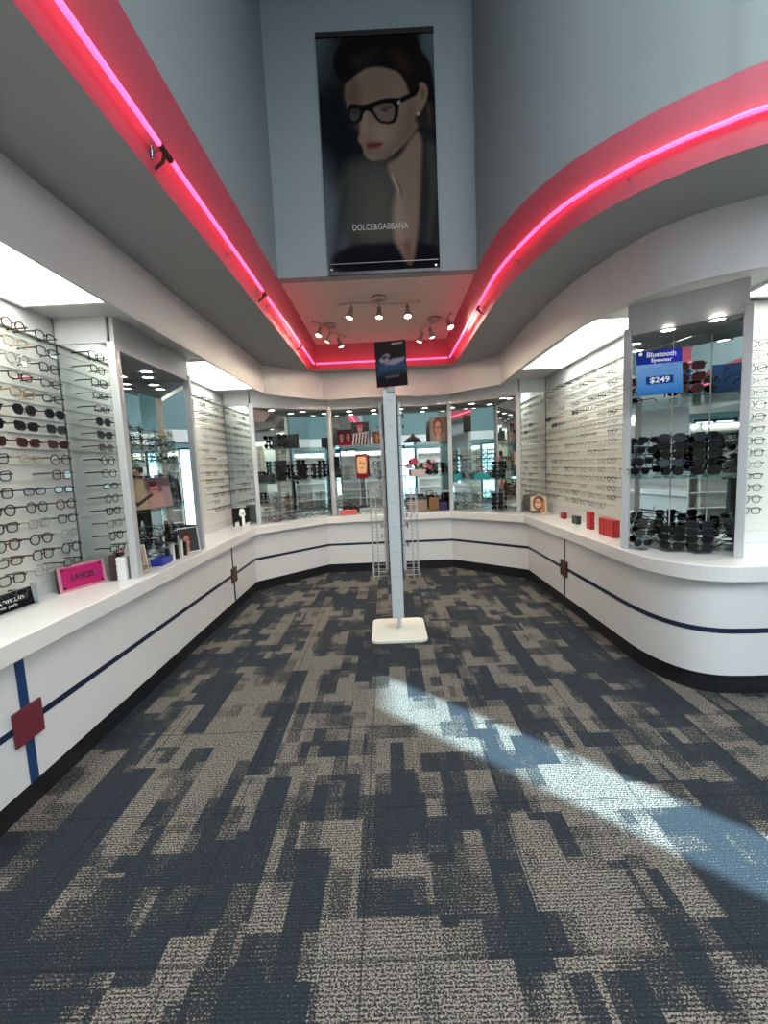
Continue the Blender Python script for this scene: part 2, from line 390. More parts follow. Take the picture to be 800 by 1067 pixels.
# ------------------------------------------------------------------ painted photographs (coloured grids)
def vcol_mat():
    m = bpy.data.materials.new('printed_photo'); m.use_nodes = True; nt = m.node_tree; b = nt.nodes['Principled BSDF']
    a = nt.nodes.new('ShaderNodeAttribute'); a.attribute_name = 'print'; nt.links.new(a.outputs['Color'], b.inputs['Base Color'])
    b.inputs['Roughness'].default_value = .75; b.inputs['Specular IOR Level'].default_value = .06; return m
printm = vcol_mat()
def sdf(U, V, poly):
    P = np.array(poly, float); d = np.full(U.shape, 1e9); inside = np.zeros(U.shape, bool); n = len(P)
    for i in range(n):
        a, b = P[i], P[(i+1) % n]; e = b-a; wx = U-a[0]; wy = V-a[1]
        t = np.clip((wx*e[0]+wy*e[1])/(e@e+1e-12), 0, 1)
        d = np.minimum(d, np.hypot(wx-t*e[0], wy-t*e[1]))
        if abs(e[1]) > 1e-12:
            c = ((a[1] > V) != (b[1] > V)) & (U < (b[0]-a[0])*(V-a[1])/e[1]+a[0]); inside ^= c
    return np.where(inside, -d, d)
def chaikin(P, it=2):
    for _ in range(it):
        Q = []
        for i in range(len(P)):
            a, b = P[i], P[(i+1) % len(P)]
            Q += [(a[0]*.78+b[0]*.22, a[1]*.78+b[1]*.22), (a[0]*.22+b[0]*.78, a[1]*.22+b[1]*.78)]
        P = Q
    return P
def paint(nu, nv, layers, bg, size=(1., 1.)):
    # layers: (polygon in 0..1 coords, colour, softness); v counts down from the top
    u_, v_ = np.meshgrid((np.arange(nu)+.5)/nu*size[0], (np.arange(nv)+.5)/nv*size[1])
    img = bg(u_, v_) if callable(bg) else np.ones((nv, nu, 3))*np.array(bg)
    for L in layers:
        poly, col, soft = L[:3]; k = L[3] if len(L) > 3 else 1.0
        a = np.clip(.5-sdf(u_, v_, poly)/(2*soft+1e-9), 0, 1)[..., None]*k
        img = img*(1-a)+np.array(col)*a
    return img
def grid_print(name, img, O, X, Z, parent, thick=.004, back=None):
    """flat print: O top-left corner, X width vector, Z downward vector"""
    nv, nu = img.shape[:2]; O, X, Z = Vector(O), Vector(X), Vector(Z); thick = abs(thick); nrm = X.cross(Z).normalized()
    vs = [tuple(O+X*(i/nu)+Z*(j/nv)) for j in range(nv+1) for i in range(nu+1)]
    fs = [(j*(nu+1)+i, j*(nu+1)+i+1, (j+1)*(nu+1)+i+1, (j+1)*(nu+1)+i) for j in range(nv) for i in range(nu)]
    mb = MB(); mb.add(vs, fs, 0)
    o_ = [O, O+X, O+X+Z, O+Z]; bk = [p+nrm*thick for p in o_]
    mb.add(o_+bk, [(4, 5, 6, 7), (0, 1, 5, 4), (1, 2, 6, 5), (2, 3, 7, 6), (3, 0, 4, 7)], 1)
    o = mb.build(name, [printm, back or blackm], parent)
    at = o.data.attributes.new('print', 'FLOAT_COLOR', 'CORNER')
    cols = np.zeros((len(o.data.loops), 4), 'f'); cols[:, 3] = 1
    flat = img.reshape(-1, 3)
    for k in range(min(nu*nv, len(o.data.polygons))): cols[k*4:k*4+4, :3] = flat[k]
    at.data.foreach_set('color', cols.ravel())
    return o
def ell(cx, cy, rx, ry, n=20, a=0):
    return [(cx+rx*math.cos(t)*math.cos(a)-ry*math.sin(t)*math.sin(a), cy+rx*math.cos(t)*math.sin(a)+ry*math.sin(t)*math.cos(a)) for t in [2*PI*k/n for k in range(n)]]

# large banner: crop pixel coordinates -> banner coordinates
def bn(pts):
    out = []
    for x, y in pts:
        v = (y-(68-26*(x-68)/469))/959.; xl = 68+52*v; xr_ = 537+23*v
        out.append(((x-xl)/(xr_-xl)*.49, v))
    return out
def banner_bg(U, V):
    img = np.zeros(U.shape+(3,)); u = U/.49
    base = np.array([.022, .026, .030])*(.6+.4*(V > .5))[..., None]
    lf = np.clip(1-u/.22, 0, 1)*np.clip(1-V/.25, 0, 1); lb = np.clip(1-u/.26, 0, 1)**.8*np.clip((V-.42)/.25, 0, 1)
    rt = np.clip((u-.86)/.06, 0, 1)*np.clip(1-V/.42, 0, 1)
    img += base+np.array([.11, .16, .18])*lf[..., None]+np.array([.12, .16, .19])*lb[..., None]+np.array([.12, .17, .19])*rt[..., None]
    return img
SK = (.30, .215, .165); SKd = (.16, .105, .08); SKl = (.40, .31, .24)
jk = (.085, .088, .072)
bl = [
 (bn([(100,250),(190,300),(240,450),(230,600),(160,700),(110,500)]), (.006, .010, .016), .04, .9),
 (bn([(190,560),(300,540),(400,560),(480,700),(480,900),(200,900),(150,700)]), jk, .035, .9),
 (bn([(250,620),(340,600),(380,700),(380,880),(250,890)]), (.13, .13, .11), .05, .7),
 (bn([(470,420),(560,470),(565,1000),(470,960),(485,700)]), (.030, .032, .034), .012),
 (bn([(500,470),(545,480),(555,640),(520,900),(505,900),(525,640)]), (.07, .075, .075), .012, .8),
 (bn([(150,900),(470,880),(560,900),(560,1010),(115,1030)]), (.008, .008, .014), .012),
 (bn([(180,640),(200,640),(170,900),(135,1000),(118,1000)]), (.02, .025, .03), .02, .6),
 (bn([(475,110),(520,150),(537,230),(545,330),(549,400),(520,405),(480,390),(470,300)]), (.006, .006, .010), .006),
 (bn([(350,560),(400,540),(470,420),(492,470),(484,600),(478,760),(470,860),(456,960),(438,985),(400,915),(374,870),(378,760),(392,680),(362,605)]), SK, .010),
 (bn([(385,690),(410,680),(425,800),(420,880),(395,880),(378,800)]), SKl, .02, .8),
 (bn([(415,880),(445,870),(455,950),(438,982),(420,930)]), (.20,.10,.075), .012, .8),
 (bn([(365,600),(375,600),(408,680),(400,690)]), (.48, .42, .33), .004),
 (bn([(372,597),(400,640),(415,690),(408,700),(395,650)]), (.10, .08, .06), .006, .7),
 (bn([(190,225),(250,180),(330,165),(400,175),(455,215),(485,250),(505,245),(515,280),(498,335),(482,368),(472,420),(432,470),(382,520),(335,548),(292,552),(262,530),(255,490),(234,468),(246,430),(240,390),(200,350),(184,290)]), SK, .006),
 (bn([(184,290),(200,240),(235,220),(250,300),(246,400),(240,430),(205,355)]), SKd, .02, .85),
 (bn([(440,300),(475,350),(470,430),(420,480),(350,540),(300,552),(400,460)]), SKd, .02, .55),
 (bn([(270,210),(350,200),(380,250),(330,300),(270,290)]), (.27,.185,.15), .03, .7),
 (bn([(300,400),(370,410),(350,470),(300,465)]), SKl, .02, .7),
 (bn([(250,395),(262,330),(275,380),(280,430),(262,440),(244,432)]), SKl, .008, .6),
 (bn([(262,478),(300,473),(342,476),(320,500),(272,508)]), (.24, .07, .06), .006),
 (bn([(262,488),(342,478),(300,492)]), (.08, .02, .02), .004),
 (bn([(258,510),(300,516),(330,508),(300,530)]), SKd, .01, .5),
 (bn([(136,140),(160,100),(210,75),(300,58),(420,52),(472,60),(485,110),(525,160),(537,235),(522,245),(500,235),(478,252),(466,300),(440,285),(425,235),(395,195),(330,178),(270,182),(215,222),(190,245),(160,232),(142,190)]), (.010, .008, .008), .006),
 (bn([(200,150),(260,120),(320,110),(300,150),(240,190)]), (.035, .028, .022), .02, .7),
 (bn([(360,110),(420,120),(450,190),(430,200),(380,160)]), (.045, .03, .022), .02, .7),
 (bn([(478,240),(500,238),(515,262),(508,310),(492,340),(476,320)]), (.33, .22, .17), .006),
 (bn([(486,258),(503,262),(500,300),(488,310)]), (.14, .08, .06), .006, .7),
 (bn([(464,372),(492,352),(520,300),(540,330),(548,395),(500,408),(466,398)]), (.035, .026, .020), .008),
 (bn([(510,320),(520,320),(528,400),(520,402)]), (.12, .08, .06), .005, .7),
 (bn([(470,356),(480,354),(482,366),(472,368)]), (.6, .6, .6), .003),
 (bn([(196,320),(250,328),(280,322),(340,300),(400,298),(405,306),(392,395),(360,405),(318,398),(285,352),(262,350),(250,395),(215,406),(200,392)]), (.005, .005, .006), .003),
 (bn([(398,300),(440,282),(470,262),(484,240),(480,275),(450,300),(404,322)]), (.006, .006, .007), .004),
 (bn([(295,338),(330,322),(383,320),(380,385),(355,393),(325,388),(305,362)]), (.235, .165, .13), .004),
 (bn([(206,345),(245,342),(240,385),(215,394),(205,380)]), (.10, .075, .075), .004),
 (bn([(310,335),(350,328),(375,332),(372,342),(340,338)]), (.04, .025, .02), .004, .9),
 (bn([(322,345),(345,340),(360,348),(340,354)]), (.03, .025, .025), .004),
 (bn([(330,352),(358,352),(350,358)]), (.15, .06, .05), .004, .7),
 (bn([(212,352),(238,350),(236,360),(214,362)]), (.03, .02, .02), .005, .8),
 (bn([(393,312),(404,308),(404,322),(394,326)]), (.5, .5, .48), .002),
]
bl = [(chaikin(L_[0]),)+tuple(L_[1:]) for L_ in bl]
t = thing('hanging_banner', 'tall dark photo banner of a woman in black glasses on high blue wall', 'banner', (.05, 3.88, 3.19))
img = paint(130, 260, bl, banner_bg, (.49, 1.0))*.62
y0 = 3.875
grid_print('printed_panel', img, (-.42, y0, 5.03), (.955, 0, .0), (0, 0, -1.83), t, thick=-.004)
MB().box((.057, y0-.002, 5.04), (.96, .022, .04)).build('top_rail', blackm, t)
MB().box((.057, y0-.002, 3.20), (.955, .022, .025)).build('bottom_rail', blackm, t)
for x in (-.39, .50): MB().tube([(x, y0-.014, 3.235), (x, y0-.006, 3.235)], .008, 10).build('grommet', chrome, t)
MB().tube([(-.41, y0-.02, 3.275), (.52, y0-.02, 3.275)], .003, 6).build('retaining_rod', chrome, t)
text('lettering', 'DOLCE&GABBANA', .07, (.04, y0-.004, 3.565), (PI/2, 0, 0), mat('pale_print', (.45, .45, .42), .5), t, width=.47)

# ------------------------------------------------------------------ neon
def neon(P, z, label, ends=True, joints=(), rise=0):
    t = thing('neon_tube', label, 'neon tube', (P[0][0], P[0][1], z), group='pink neon tubes round the ceiling recess')
    MB().tube([(x, y, z+(rise*min(1, i/12) if rise else 0)) for i, (x, y) in enumerate(P)], .0115, 8).build('glass_tube', neon_em, t)
    L = 0; last = -1
    nr = miters(P)
    for i in range(len(P)-1):
        a, b = Vector(P[i]), Vector(P[i+1]); d = (b-a).length; k = L
        while last+.9 < L+d:
            s_ = last+.9-L
            if s_ < 0: last += .1; continue
            q = a+(b-a)*(s_/d); nn = Vector((-(b-a).y, (b-a).x)).normalized()
            mb = MB().tube([(q.x, q.y, z), (q.x+nn.x*.055, q.y+nn.y*.055, z-.012)], .006, 6)
            mb.tube([(q.x+nn.x*.048, q.y+nn.y*.048, z-.03), (q.x+nn.x*.048, q.y+nn.y*.048, z+.012)], .008, 6)
            mb.build('standoff', acryl, t); last += .9
        L += d
    for (q, s_) in joints:
        mb = MB().tube([(q[0], q[1], z), (q[0]+s_*.015, q[1]+.005, z-.035), (q[0]+s_*.055, q[1]+.01, z-.06)], [.011, .008, .006], 8)
        mb.tube([(q[0], q[1]-.05, z+.002), (q[0], q[1]+.05, z-.002)], .0135, 8)
        mb.build('electrode_boot', mat('dark_boot', (.05, .01, .012), .5), t)
ZN = 2.95
RM = [((a[0]+b[0])/2, (a[1]+b[1])/2) for a, b in zip(RL, RU)]
NP = offset(RM, -.02)
neon([(NP[1][0], -4.3), (NP[1][0], 5.90)], ZN, 'straight pink neon tube running along the left side of ceiling recess', joints=[((NP[1][0], 2.02), -1), ((NP[1][0], 3.55), -1), ((NP[1][0], 5.0), -1)])
neon([(-.87, 5.915), (.88, 5.915)], ZN, 'short straight pink neon tube across the back of ceiling recess')
neon([(NP[2][0], 5.88)] + NP[3:-1] + [(XR-.2, 1.77)], ZN, 'curved pink neon tube sweeping along the right side of ceiling recess', joints=[((NP[3][0]+.0, 4.1), 1)], rise=.06)

# ------------------------------------------------------------------ track lights
def spot_head(parent, p, aim):
    p = Vector(p); d = Vector(aim).normalized()
    mb = MB().tube([p, p+Vector((0, 0, -.05))], .006, 8)
    q = p+Vector((0, 0, -.06)); rot = d.to_track_quat('Z', 'Y').to_matrix()
    mb.lathe([(.0, -.03), (.018, -.028), (.022, 0), (.022, .03), (.034, .055), (.037, .085), (.034, .085), (.030, .06)], q, 18, 0, rot)
    h = mb.build('spot_head', chrome, parent)
    sp = lamp('halogen', 'SPOT', tuple(q+d*.10), 22, (1, .84, .62), spot_size=math.radians(165), spot_blend=.8, shadow_soft_size=.03)
    sp.rotation_euler = d.to_track_quat('-Z', 'Y').to_euler(); sp.parent = parent; sp.location = sp.location-Vector(ORG[parent.name])
    MB().lathe([(.0, .088), (.02, .087), (.034, .078), (.030, .06), (0, .055)], q, 18, 0, rot).build('bulb', bulb_em, h)
def track(c, ang, label, heads, L=.62):
    t = thing('track_light', label, 'track light', (c[0], c[1], ZR), group='nickel track lights on the recess ceiling')
    ca, sa = math.cos(ang), math.sin(ang)
    MB().lathe([(0, 0), (.075, 0), (.075, -.02), (.062, -.036), (0, -.04)][::-1], (c[0], c[1], ZR), 24).build('canopy', chrome, t)
    pts = []
    for k in range(13):
        s_ = -1+2*k/12; b = .03*math.sin(s_*PI)
        pts.append((c[0]+ca*s_*L/2-sa*b, c[1]+sa*s_*L/2+ca*b, ZR-.055))
    mb = MB().tube(pts, .007, 8); mb.tube([(c[0], c[1], ZR-.035), (c[0], c[1], ZR-.055)], .012, 8)
    for e in (pts[0], pts[-1]): mb.lathe([(0, -.014), (.010, -.01), (.014, 0), (.010, .01), (0, .014)], e, 12)
    mb.build('bar', chrome, t)
    for s_, aim in heads:
        b = .03*math.sin(s_*PI); spot_head(t, (c[0]+ca*s_*L/2-sa*b, c[1]+sa*s_*L/2+ca*b, ZR-.055), aim)
track((0, 4.42), 0, 'three-lamp track light nearest the banner, bar set crosswise', [(-.68, (-.3, -.15, -1)), (0, (-.05, -.2, -1)), (.7, (.0, -.3, -1))], .80)
track((-.58, 5.15), math.radians(64), 'three-lamp track light at the left of the recess ceiling', [(-.7, (-.3, -.3, -1)), (0, (-.5, .1, -.9)), (.7, (.3, .1, -1))], .66)
track((.62, 5.10), math.radians(-64+180), 'three-lamp track light at the right of the recess ceiling', [(-.75, (.3, -.5, -1)), (.2, (.3, .1, -1)), (.75, (-.4, .1, -1))], .66)

# ------------------------------------------------------------------ eyewear
def outline(kind, n):
    pts = []
    for k in range(n):
        t = 2*PI*k/n; c, s_ = math.cos(t), math.sin(t)
        if kind == 'round': x, z = .026*c, .024*s_
        elif kind == 'square': e = .55; x = .027*math.copysign(abs(c)**e, c); z = .021*math.copysign(abs(s_)**e, s_)
        elif kind == 'rectangular': e = .6; x = .028*math.copysign(abs(c)**e, c); z = .016*math.copysign(abs(s_)**e, s_)
        elif kind == 'cat-eye':
            e = .7; x = .027*math.copysign(abs(c)**e, c); z = .020*math.copysign(abs(s_)**e, s_)
            if s_ > 0: z += .006*max(0, c); x += .002*max(0, c)
        elif kind == 'aviator':
            e = .8; x = .028*math.copysign(abs(c)**e, c); z = .023*math.copysign(abs(s_)**e, s_)
            if s_ < 0: x *= .86
        pts.append((x, z))
    return pts
SC = 1.15
def glasses_meshes(kind, rim, n, tn):
    """local frame: front faces +X, width along Y, temples run towards -X"""
    ol = outline(kind, n); fr = MB(); lens = []
    for sg in (-1, 1):
        cy = sg*.0345
        fr.tube([(0-.004*abs(y_)/.03, cy+sg*y_, z_) for y_, z_ in [(p[0], p[1]) for p in ol]], rim, tn, closed=True)
        l = MB(); l.add([(-.001, cy+sg*y_, z_) for y_, z_ in ol]+[(-.0025, cy+sg*y_, z_) for y_, z_ in ol],
            [list(range(n)), list(range(n, 2*n))[::-1]]+[(i, (i+1) % n, n+(i+1) % n, n+i) for i in range(n)])
        lens.append(l)
        fr.box((-.004, sg*.0665, .009), (.012, .008, .006))
    fr.tube([(0, -.0095, .006), (.002, 0, .009), (0, .0095, .006)], rim*1.1, tn)
    tm = []
    for sg in (-1, 1):
        m_ = MB(); m_.tube([(-.006, sg*.070, .009), (-.05, sg*.071, .009), (-.095, sg*.069, .007), (-.118, sg*.067, -.006), (-.128, sg*.066, -.022)], [rim*1.3, rim*1.2, rim*1.2, rim*1.3, rim*.9], tn)
        tm.append(m_)
    for m_ in [fr]+lens+tm: m_.v = [(x*SC, y*SC, z*SC) for x, y, z in m_.v]
    return fr, lens, tm
def merge(*ms):
    o = MB()
    for m_, mi in ms:
        o.add(m_.v, m_.f, mi); o.sm[-len(m_.f):] = m_.sm
    return o
PROTO = {}
def proto(kind, rim, fm, lm, detailed, cat):
    key = (kind, rim, fm.name, lm.name, detailed)
    if key in PROTO: return PROTO[key]
    if detailed:
        fr, ln, tm = glasses_meshes(kind, rim, 20, 6)
        e = bpy.data.objects.new(cat, None); e.empty_display_size = .05; ORG[e.name] = (0, 0, 0); tmp = []
        def mk(nm, mb, m_, par=e):
            o = mb.build(nm, m_, par); C.objects.unlink(o); return o
        mk('frame_front', fr, fm)
        for l in ln: mk('lens', l, lm)
        for m_ in tm: mk('temple', m_, fm)
        PROTO[key] = e
    else:
        fr, ln, tm = glasses_meshes(kind, rim*1.1, 10, 4)
        mb = merge((fr, 0), (ln[0], 1), (ln[1], 1), (tm[0], 0), (tm[1], 0))
        o = mb.build(cat, [fm, lm], None, origin=(0, 0, 0)); C.objects.unlink(o); PROTO[key] = o
    return PROTO[key]
COUNT = {}
REST = MB(); REST_M = []
def place(kind, rim, fm, lm, detailed, loc, rz, label, group, sun_=False, tilt=0, s=1.0, roll=0, rest=False):
    nm = 'sunglasses' if sun_ else 'eyeglasses'
    if rest and not sun_:
        fr, ln, tm = glasses_meshes(kind, rim*1.1, 10, 4)
        for m_ in (fm, lm):
            if m_ not in REST_M: REST_M.append(m_)
        i0, i1 = REST_M.index(fm), REST_M.index(lm); ca, sa = math.cos(rz)*s, math.sin(rz)*s
        for mb_, mi in ((fr, i0), (ln[0], i1), (ln[1], i1), (tm[0], i0), (tm[1], i0)):
            REST.add([(loc[0]+ca*x-sa*y, loc[1]+sa*x+ca*y, loc[2]+s*z) for x, y, z in mb_.v], mb_.f, mi); REST.sm[-len(mb_.f):] = mb_.sm
        return
    p = proto(kind, rim, fm, lm, detailed, nm); c = copy_tree(p)
    c.location = loc; c.rotation_euler = (roll, tilt, rz); c.scale = (s, s, s)
    c.name = nm; tag(c, label, nm, group); COUNT[nm] = COUNT.get(nm, 0)+1
    return c
CN = {'black_acetate': 'black', 'tortoise_acetate': 'tortoiseshell', 'gold_metal': 'thin gold', 'gunmetal': 'thin gunmetal',
      'navy_acetate': 'navy', 'burgundy_acetate': 'burgundy', 'grey_crystal_frame': 'pale grey'}
def ordn(n):
    return ['first', 'second', 'third', 'fourth', 'fifth', 'sixth', 'seventh', 'eighth', 'ninth', 'tenth', 'eleventh', 'twelfth', 'thirteenth', 'fourteenth', 'fifteenth', 'sixteenth', 'seventeenth', 'eighteenth'][n]
def style(pool):
    k = rnd.choices(['round', 'square', 'rectangular', 'cat-eye'], [3, 4, 2, 2])[0]
    m_ = rnd.choices(list(pool.keys()), list(pool.values()))[0]
    rim = .0011 if m_ in (metal_gold, metal_gun) else .0020
    return k, rim, m_

# ------------------------------------------------------------------ display boards with light panels
def board(name_label, x, y0, y1, z0, z1, side, rows, zr0, dz, endy, mlabel):
    """side -1: left wall (faces +x); +1: right wall"""
    t = thing('eyewear_board', name_label, 'display board', (x, (y0+y1)/2, ZT))
    s = -side
    MB().box((x-s*.01, (y0+y1)/2, (z0+z1)/2), (.02, y1-y0, z1-z0)).build('back_panel', boardm, t)
    mb = MB()
    for k in range(rows):
        mb.box((x+s*.002, (y0+y1)/2, zr0-k*dz-.022), (.006, y1-y0-.02, .004))
    mb.build('rail_set', railm, t)
    MB().box((x-s*.005, (y0+y1)/2, (ZT+z0)/2), (.012, y1-y0, z0-ZT-.002)).build('lower_panel', white_lam, t)
    MB().box((x+s*.01, (y0+y1)/2, z1+.012), (.03, y1-y0, .02)).build('top_rail', whitem, t)
    MB().box((x-s*.005, (y0+y1)/2, (z1+.022+ZS)/2), (.012, y1-y0, ZS-z1-.024)).build('header_panel', white_paint, t)
    return t
# left near board (A), left far board (B), right board (R), right edge board (Cc)
bA = board('glasses board on left wall nearest the camera, above the pink sign', -2.15, .6, 2.931, .93, 2.44, -1, 17, 2.42, .0925, 0, '')
bB = board('far left glasses board between the two mirrored cabinets', -2.15, 4.05, 5.871, .93, 2.44, -1, 17, 2.42, .0865, 0, '')
bR = board('long glasses board on the right wall behind the red cases', 2.15, 3.28, 5.811, .96, 2.42, 1, 17, 2.38, .0865, 0, '')
def end_mirror(t, x0, x1, y, z0=ZT, z1=2.44):
    MB().box(((x0+x1)/2, y, (z0+z1)/2), (abs(x1-x0), .008, z1-z0-.004)).build('end_mirror', mirror, t)
    MB().box(((x0+x1)/2, y, (z1+ZS)/2), (abs(x1-x0), .02, ZS-z1-.002)).build('end_header', white_paint, t)
end_mirror(bA, -2.14, -1.80, 2.935); end_mirror(bB, -2.14, -1.80, 5.875); end_mirror(bR, 2.14, 1.80, 5.815)
MB().box((-1.97, 4.04, (ZT+ZS)/2), (.35, .012, ZS-ZT-.002)).build('near_side_panel', whitem, bB)
MB().box((1.99, 3.275, (ZT+ZS)/2), (.32, .012, ZS-ZT-.002)).build('near_side_panel', whitem, bR)
# right edge board faces the camera beyond the rounded corner
t = thing('eyewear_board', 'glasses board cut off by the right edge of the photo', 'display board', (3.3, 3.2, ZT)); bC = t
MB().box((3.35, 3.21, (ZT+.1+2.44)/2), (1.9, .02, 2.44-ZT-.1)).build('back_panel', boardm, t)
mb = MB()
for k in range(17): mb.box((3.35, 3.199, 2.36-k*.083-.02), (1.88, .006, .004))
mb.build('rail_set', railm, t)
MB().box((3.35, 3.205, 2.52), (1.9, .012, .16)).build('header_panel', white_paint, t)
MB().box((3.35, 3.2, ZT+.05), (1.9, .01, .098)).build('lower_panel', white_lam, t)
poolA = {acetate_black: 9, acetate_tort: 3, metal_gun: 3, metal_gold: 2, clear_frame: 1, acetate_blue: 2}
poolB = {acetate_black: 6, metal_gun: 6, acetate_tort: 3, acetate_red: 1, metal_gold: 2}
poolR = {metal_gold: 5, metal_gun: 4, clear_frame: 7, acetate_tort: 2, acetate_black: 1}
gapsA = {(9, 0), (9, 2)}
for row in range(17):
    for col in range(3):
        y = 2.70-col*.225; z = 2.42-row*.0925
        if (row, col) in {(9, 1), (16, 0), (16, 1)}: continue
        sunr = row in (5, 6, 7)
        if sunr:
            lm = brown_lens if row == 7 else dark_lens; fm = acetate_red if row == 7 else acetate_black
            place('aviator' if row == 5 else 'cat-eye', .0024, fm, lm, True, (-2.03, y, z), rnd.uniform(-.05, .05),
                  '%s sunglasses, %s row down on near left board, %s from end mirror' % ('brown' if row == 7 else 'black', ordn(row), ordn(col)), 'sunglasses on the near left board', True, s=1.08)
        else:
            k, rim, fm = style(poolA)
            if row == 4 and col == 1: k, rim, fm = 'square', .002, metal_gold
            place(k, rim*1.45, fm, lensm, True, (-2.03, y, z), rnd.uniform(-.05, .05),
                  '%s %s eyeglasses, %s row down on near left board, %s from end mirror' % (CN[fm.name], k, ordn(row), ordn(col)), 'eyeglasses on the near left board', s=1.08)
for row in range(16):
    for col in range(5):
        if rnd.random() < .12 or (row == 14 and col < 3): continue
        y = 5.72-col*.185; z = 2.42-row*.0865; k, rim, fm = style(poolB)
        place(k, rim, fm, lensm, False, (-2.05, y, z), rnd.uniform(-.05, .05),
              '%s %s eyeglasses, %s row down on far left board, %s from end mirror' % (CN[fm.name], k, ordn(row), ordn(col)), 'eyeglasses on the far left board')
RS = {(5, 0), (5, 2), (6, 1), (5, 5)}
for row in range(16):
    for col in range(10):
        y = 5.66-col*.19; z = 2.38-row*.0865
        if (row, col) in {(4, 1), (5, 2), (4, 5)}:
            place('cat-eye', .0026, acetate_black, dark_lens, False, (2.05, y, z), PI,
                  'black sunglasses, %s row down on right board, %s from end mirror' % (ordn(row), ordn(col)), 'sunglasses on the right board', True); continue
        if rnd.random() < .16: continue
        k, rim, fm = style(poolR)
        if (row, col) in {(12, 9), (13, 9), (2, 9)}: k, rim, fm = 'round', .002, acetate_black
        place(k, rim, fm, lensm, False, (2.05, y, z), PI+rnd.uniform(-.05, .05),
              '%s %s eyeglasses, %s row down on right board, %s from end mirror' % (CN[fm.name], k, ordn(row), ordn(col)), 'eyeglasses on the right board')
for row in range(16):
    for col in range(1):
        k, rim, fm = style({acetate_black: 5, metal_gun: 3, acetate_blue: 1, acetate_red: 1})
        place(k, rim, fm, lensm, True, (2.60+col*.21, 3.08, 2.36-row*.083), -PI/2,
              '%s %s eyeglasses, %s row down at the right edge board' % (CN[fm.name], k, ordn(row)), 'eyeglasses on the right edge board')
# light panels in the soffit above the boards
def light_panel(poly, label):
    cx = sum(p[0] for p in poly)/len(poly); cy = sum(p[1] for p in poly)/len(poly)
    t = thing('light_panel', label, 'ceiling light', (cx, cy, ZS-.022))
    inner = [(cx+(p[0]-cx)*(1-.025/abs(p[0]-cx)), cy+(p[1]-cy)*(1-.025/abs(p[1]-cy))) for p in poly]
    mb = MB()
    for i in range(len(poly)):
        a, b = poly[i], poly[(i+1) % 4]; c, d = inner[(i+1) % 4], inner[i]
        mb.prism([a, b, c, d], ZS-.022, ZS-.001)
    mb.build('frame', whitem, t)
    MB().prism(inner, ZS-.012, ZS-.004).build('diffuser', panel_em, t)
light_panel([(-2.13, .7), (-1.60, .7), (-1.60, 2.68), (-2.13, 2.68)], 'lit white soffit panel over the near left glasses board')
light_panel([(-2.12, 4.08), (-1.60, 4.08), (-1.60, 5.52), (-2.12, 5.52)], 'lit white soffit panel over the far left glasses board')
light_panel([(2.10, 3.40), (1.60, 3.40), (1.60, 5.15), (2.10, 5.15)], 'lit white soffit panel over the right wall glasses board')
light_panel([(2.45, 2.50), (4.6, 2.50), (4.6, 3.1), (2.45, 3.1)], 'lit white soffit panel cut off at the right edge')

# ------------------------------------------------------------------ mirrored corner cabinets
ZCB = 2.40
def cabinet(label, pts, shelves, downs, post=(.055, .055), both=(True, True)):
    A, B = pts[0], pts[-1]; ang = math.atan2(B[1]-A[1], B[0]-A[0])
    t = thing('mirrored_cabinet', label, 'display cabinet', ((A[0]+B[0])/2, (A[1]+B[1])/2, ZT))
    for P, ok in ((A, both[0]), (B, both[1])):
        if ok: MB().box((P[0], P[1], (ZT+ZCB+.05)/2), (post[0], post[1], ZCB+.05-ZT), ang).build('post', postm, t, bevel=.004)
    mid = ((A[0]+B[0])/2, (A[1]+B[1])/2); L = math.hypot(B[0]-A[0], B[1]-A[1])
    MB().box((mid[0], mid[1], (ZCB+ZS)/2), (L, .03, ZS-ZCB-.004), ang).build('header', white_paint, t)
    MB().prism(pts, ZCB, ZCB+.015).build('cabinet_ceiling', white_paint, t)
    for i in range(len(pts)-1):
        a, b = Vector(pts[i]), Vector(pts[i+1]); an = math.atan2(b.y-a.y, b.x-a.x)
        MB().box(((a.x+b.x)/2, (a.y+b.y)/2, (ZT+ZCB)/2), ((b-a).length, .006, ZCB-ZT-.004), an).build('mirror_panel', mirror, t)
    c = Vector((sum(p[0] for p in pts)/len(pts), sum(p[1] for p in pts)/len(pts)))
    for z in shelves:
        sp = [tuple(c+(Vector(p)-c)*.965) for p in pts]
        MB().prism(sp, z-.008, z).build('glass_shelf', glass, t)
    for (x, y) in downs:
        mb = MB().lathe([(.042, 0), (.060, -.002), (.062, -.008), (.045, -.010), (.042, -.004)], (x, y, ZCB), 24)
        d = mb.build('downlight', chrome, t)
        MB().lathe([(0, -.006), (.043, -.005), (.043, -.002), (0, -.002)], (x, y, ZCB), 24).build('bulb', down_em, d)
    return t
cabL = cabinet('mirrored corner cabinet on the left between the two glasses boards', [(-1.78, 2.95), (-2.16, 3.88), (-1.78, 4.02)], [1.66, 1.29], [(-1.90, 3.56), (-2.0, 3.76)])
cab1 = cabinet('mirrored cabinet in the left back corner', [(-1.76, 5.80), (-1.16, 6.66), (-.80, 6.38)], [1.86, 1.40], [(-1.55, 5.98+.1), (-1.18, 6.40)])
cab2 = cabinet('wide mirrored cabinet at the centre back behind the floor stand', [(-.80, 6.38), (-.70, 6.80), (.85, 6.80), (.95, 6.38)], [1.88, 1.38], [(-.52, 6.58), (-.15, 6.58), (.25, 6.58), (.62, 6.58)], both=(False, True))
cab3 = cabinet('mirrored cabinet in the right back corner', [(.95, 6.38), (1.32, 6.64), (1.78, 5.80)], [1.30], [(1.28, 6.36), (1.62, 5.96)], both=(False, True))
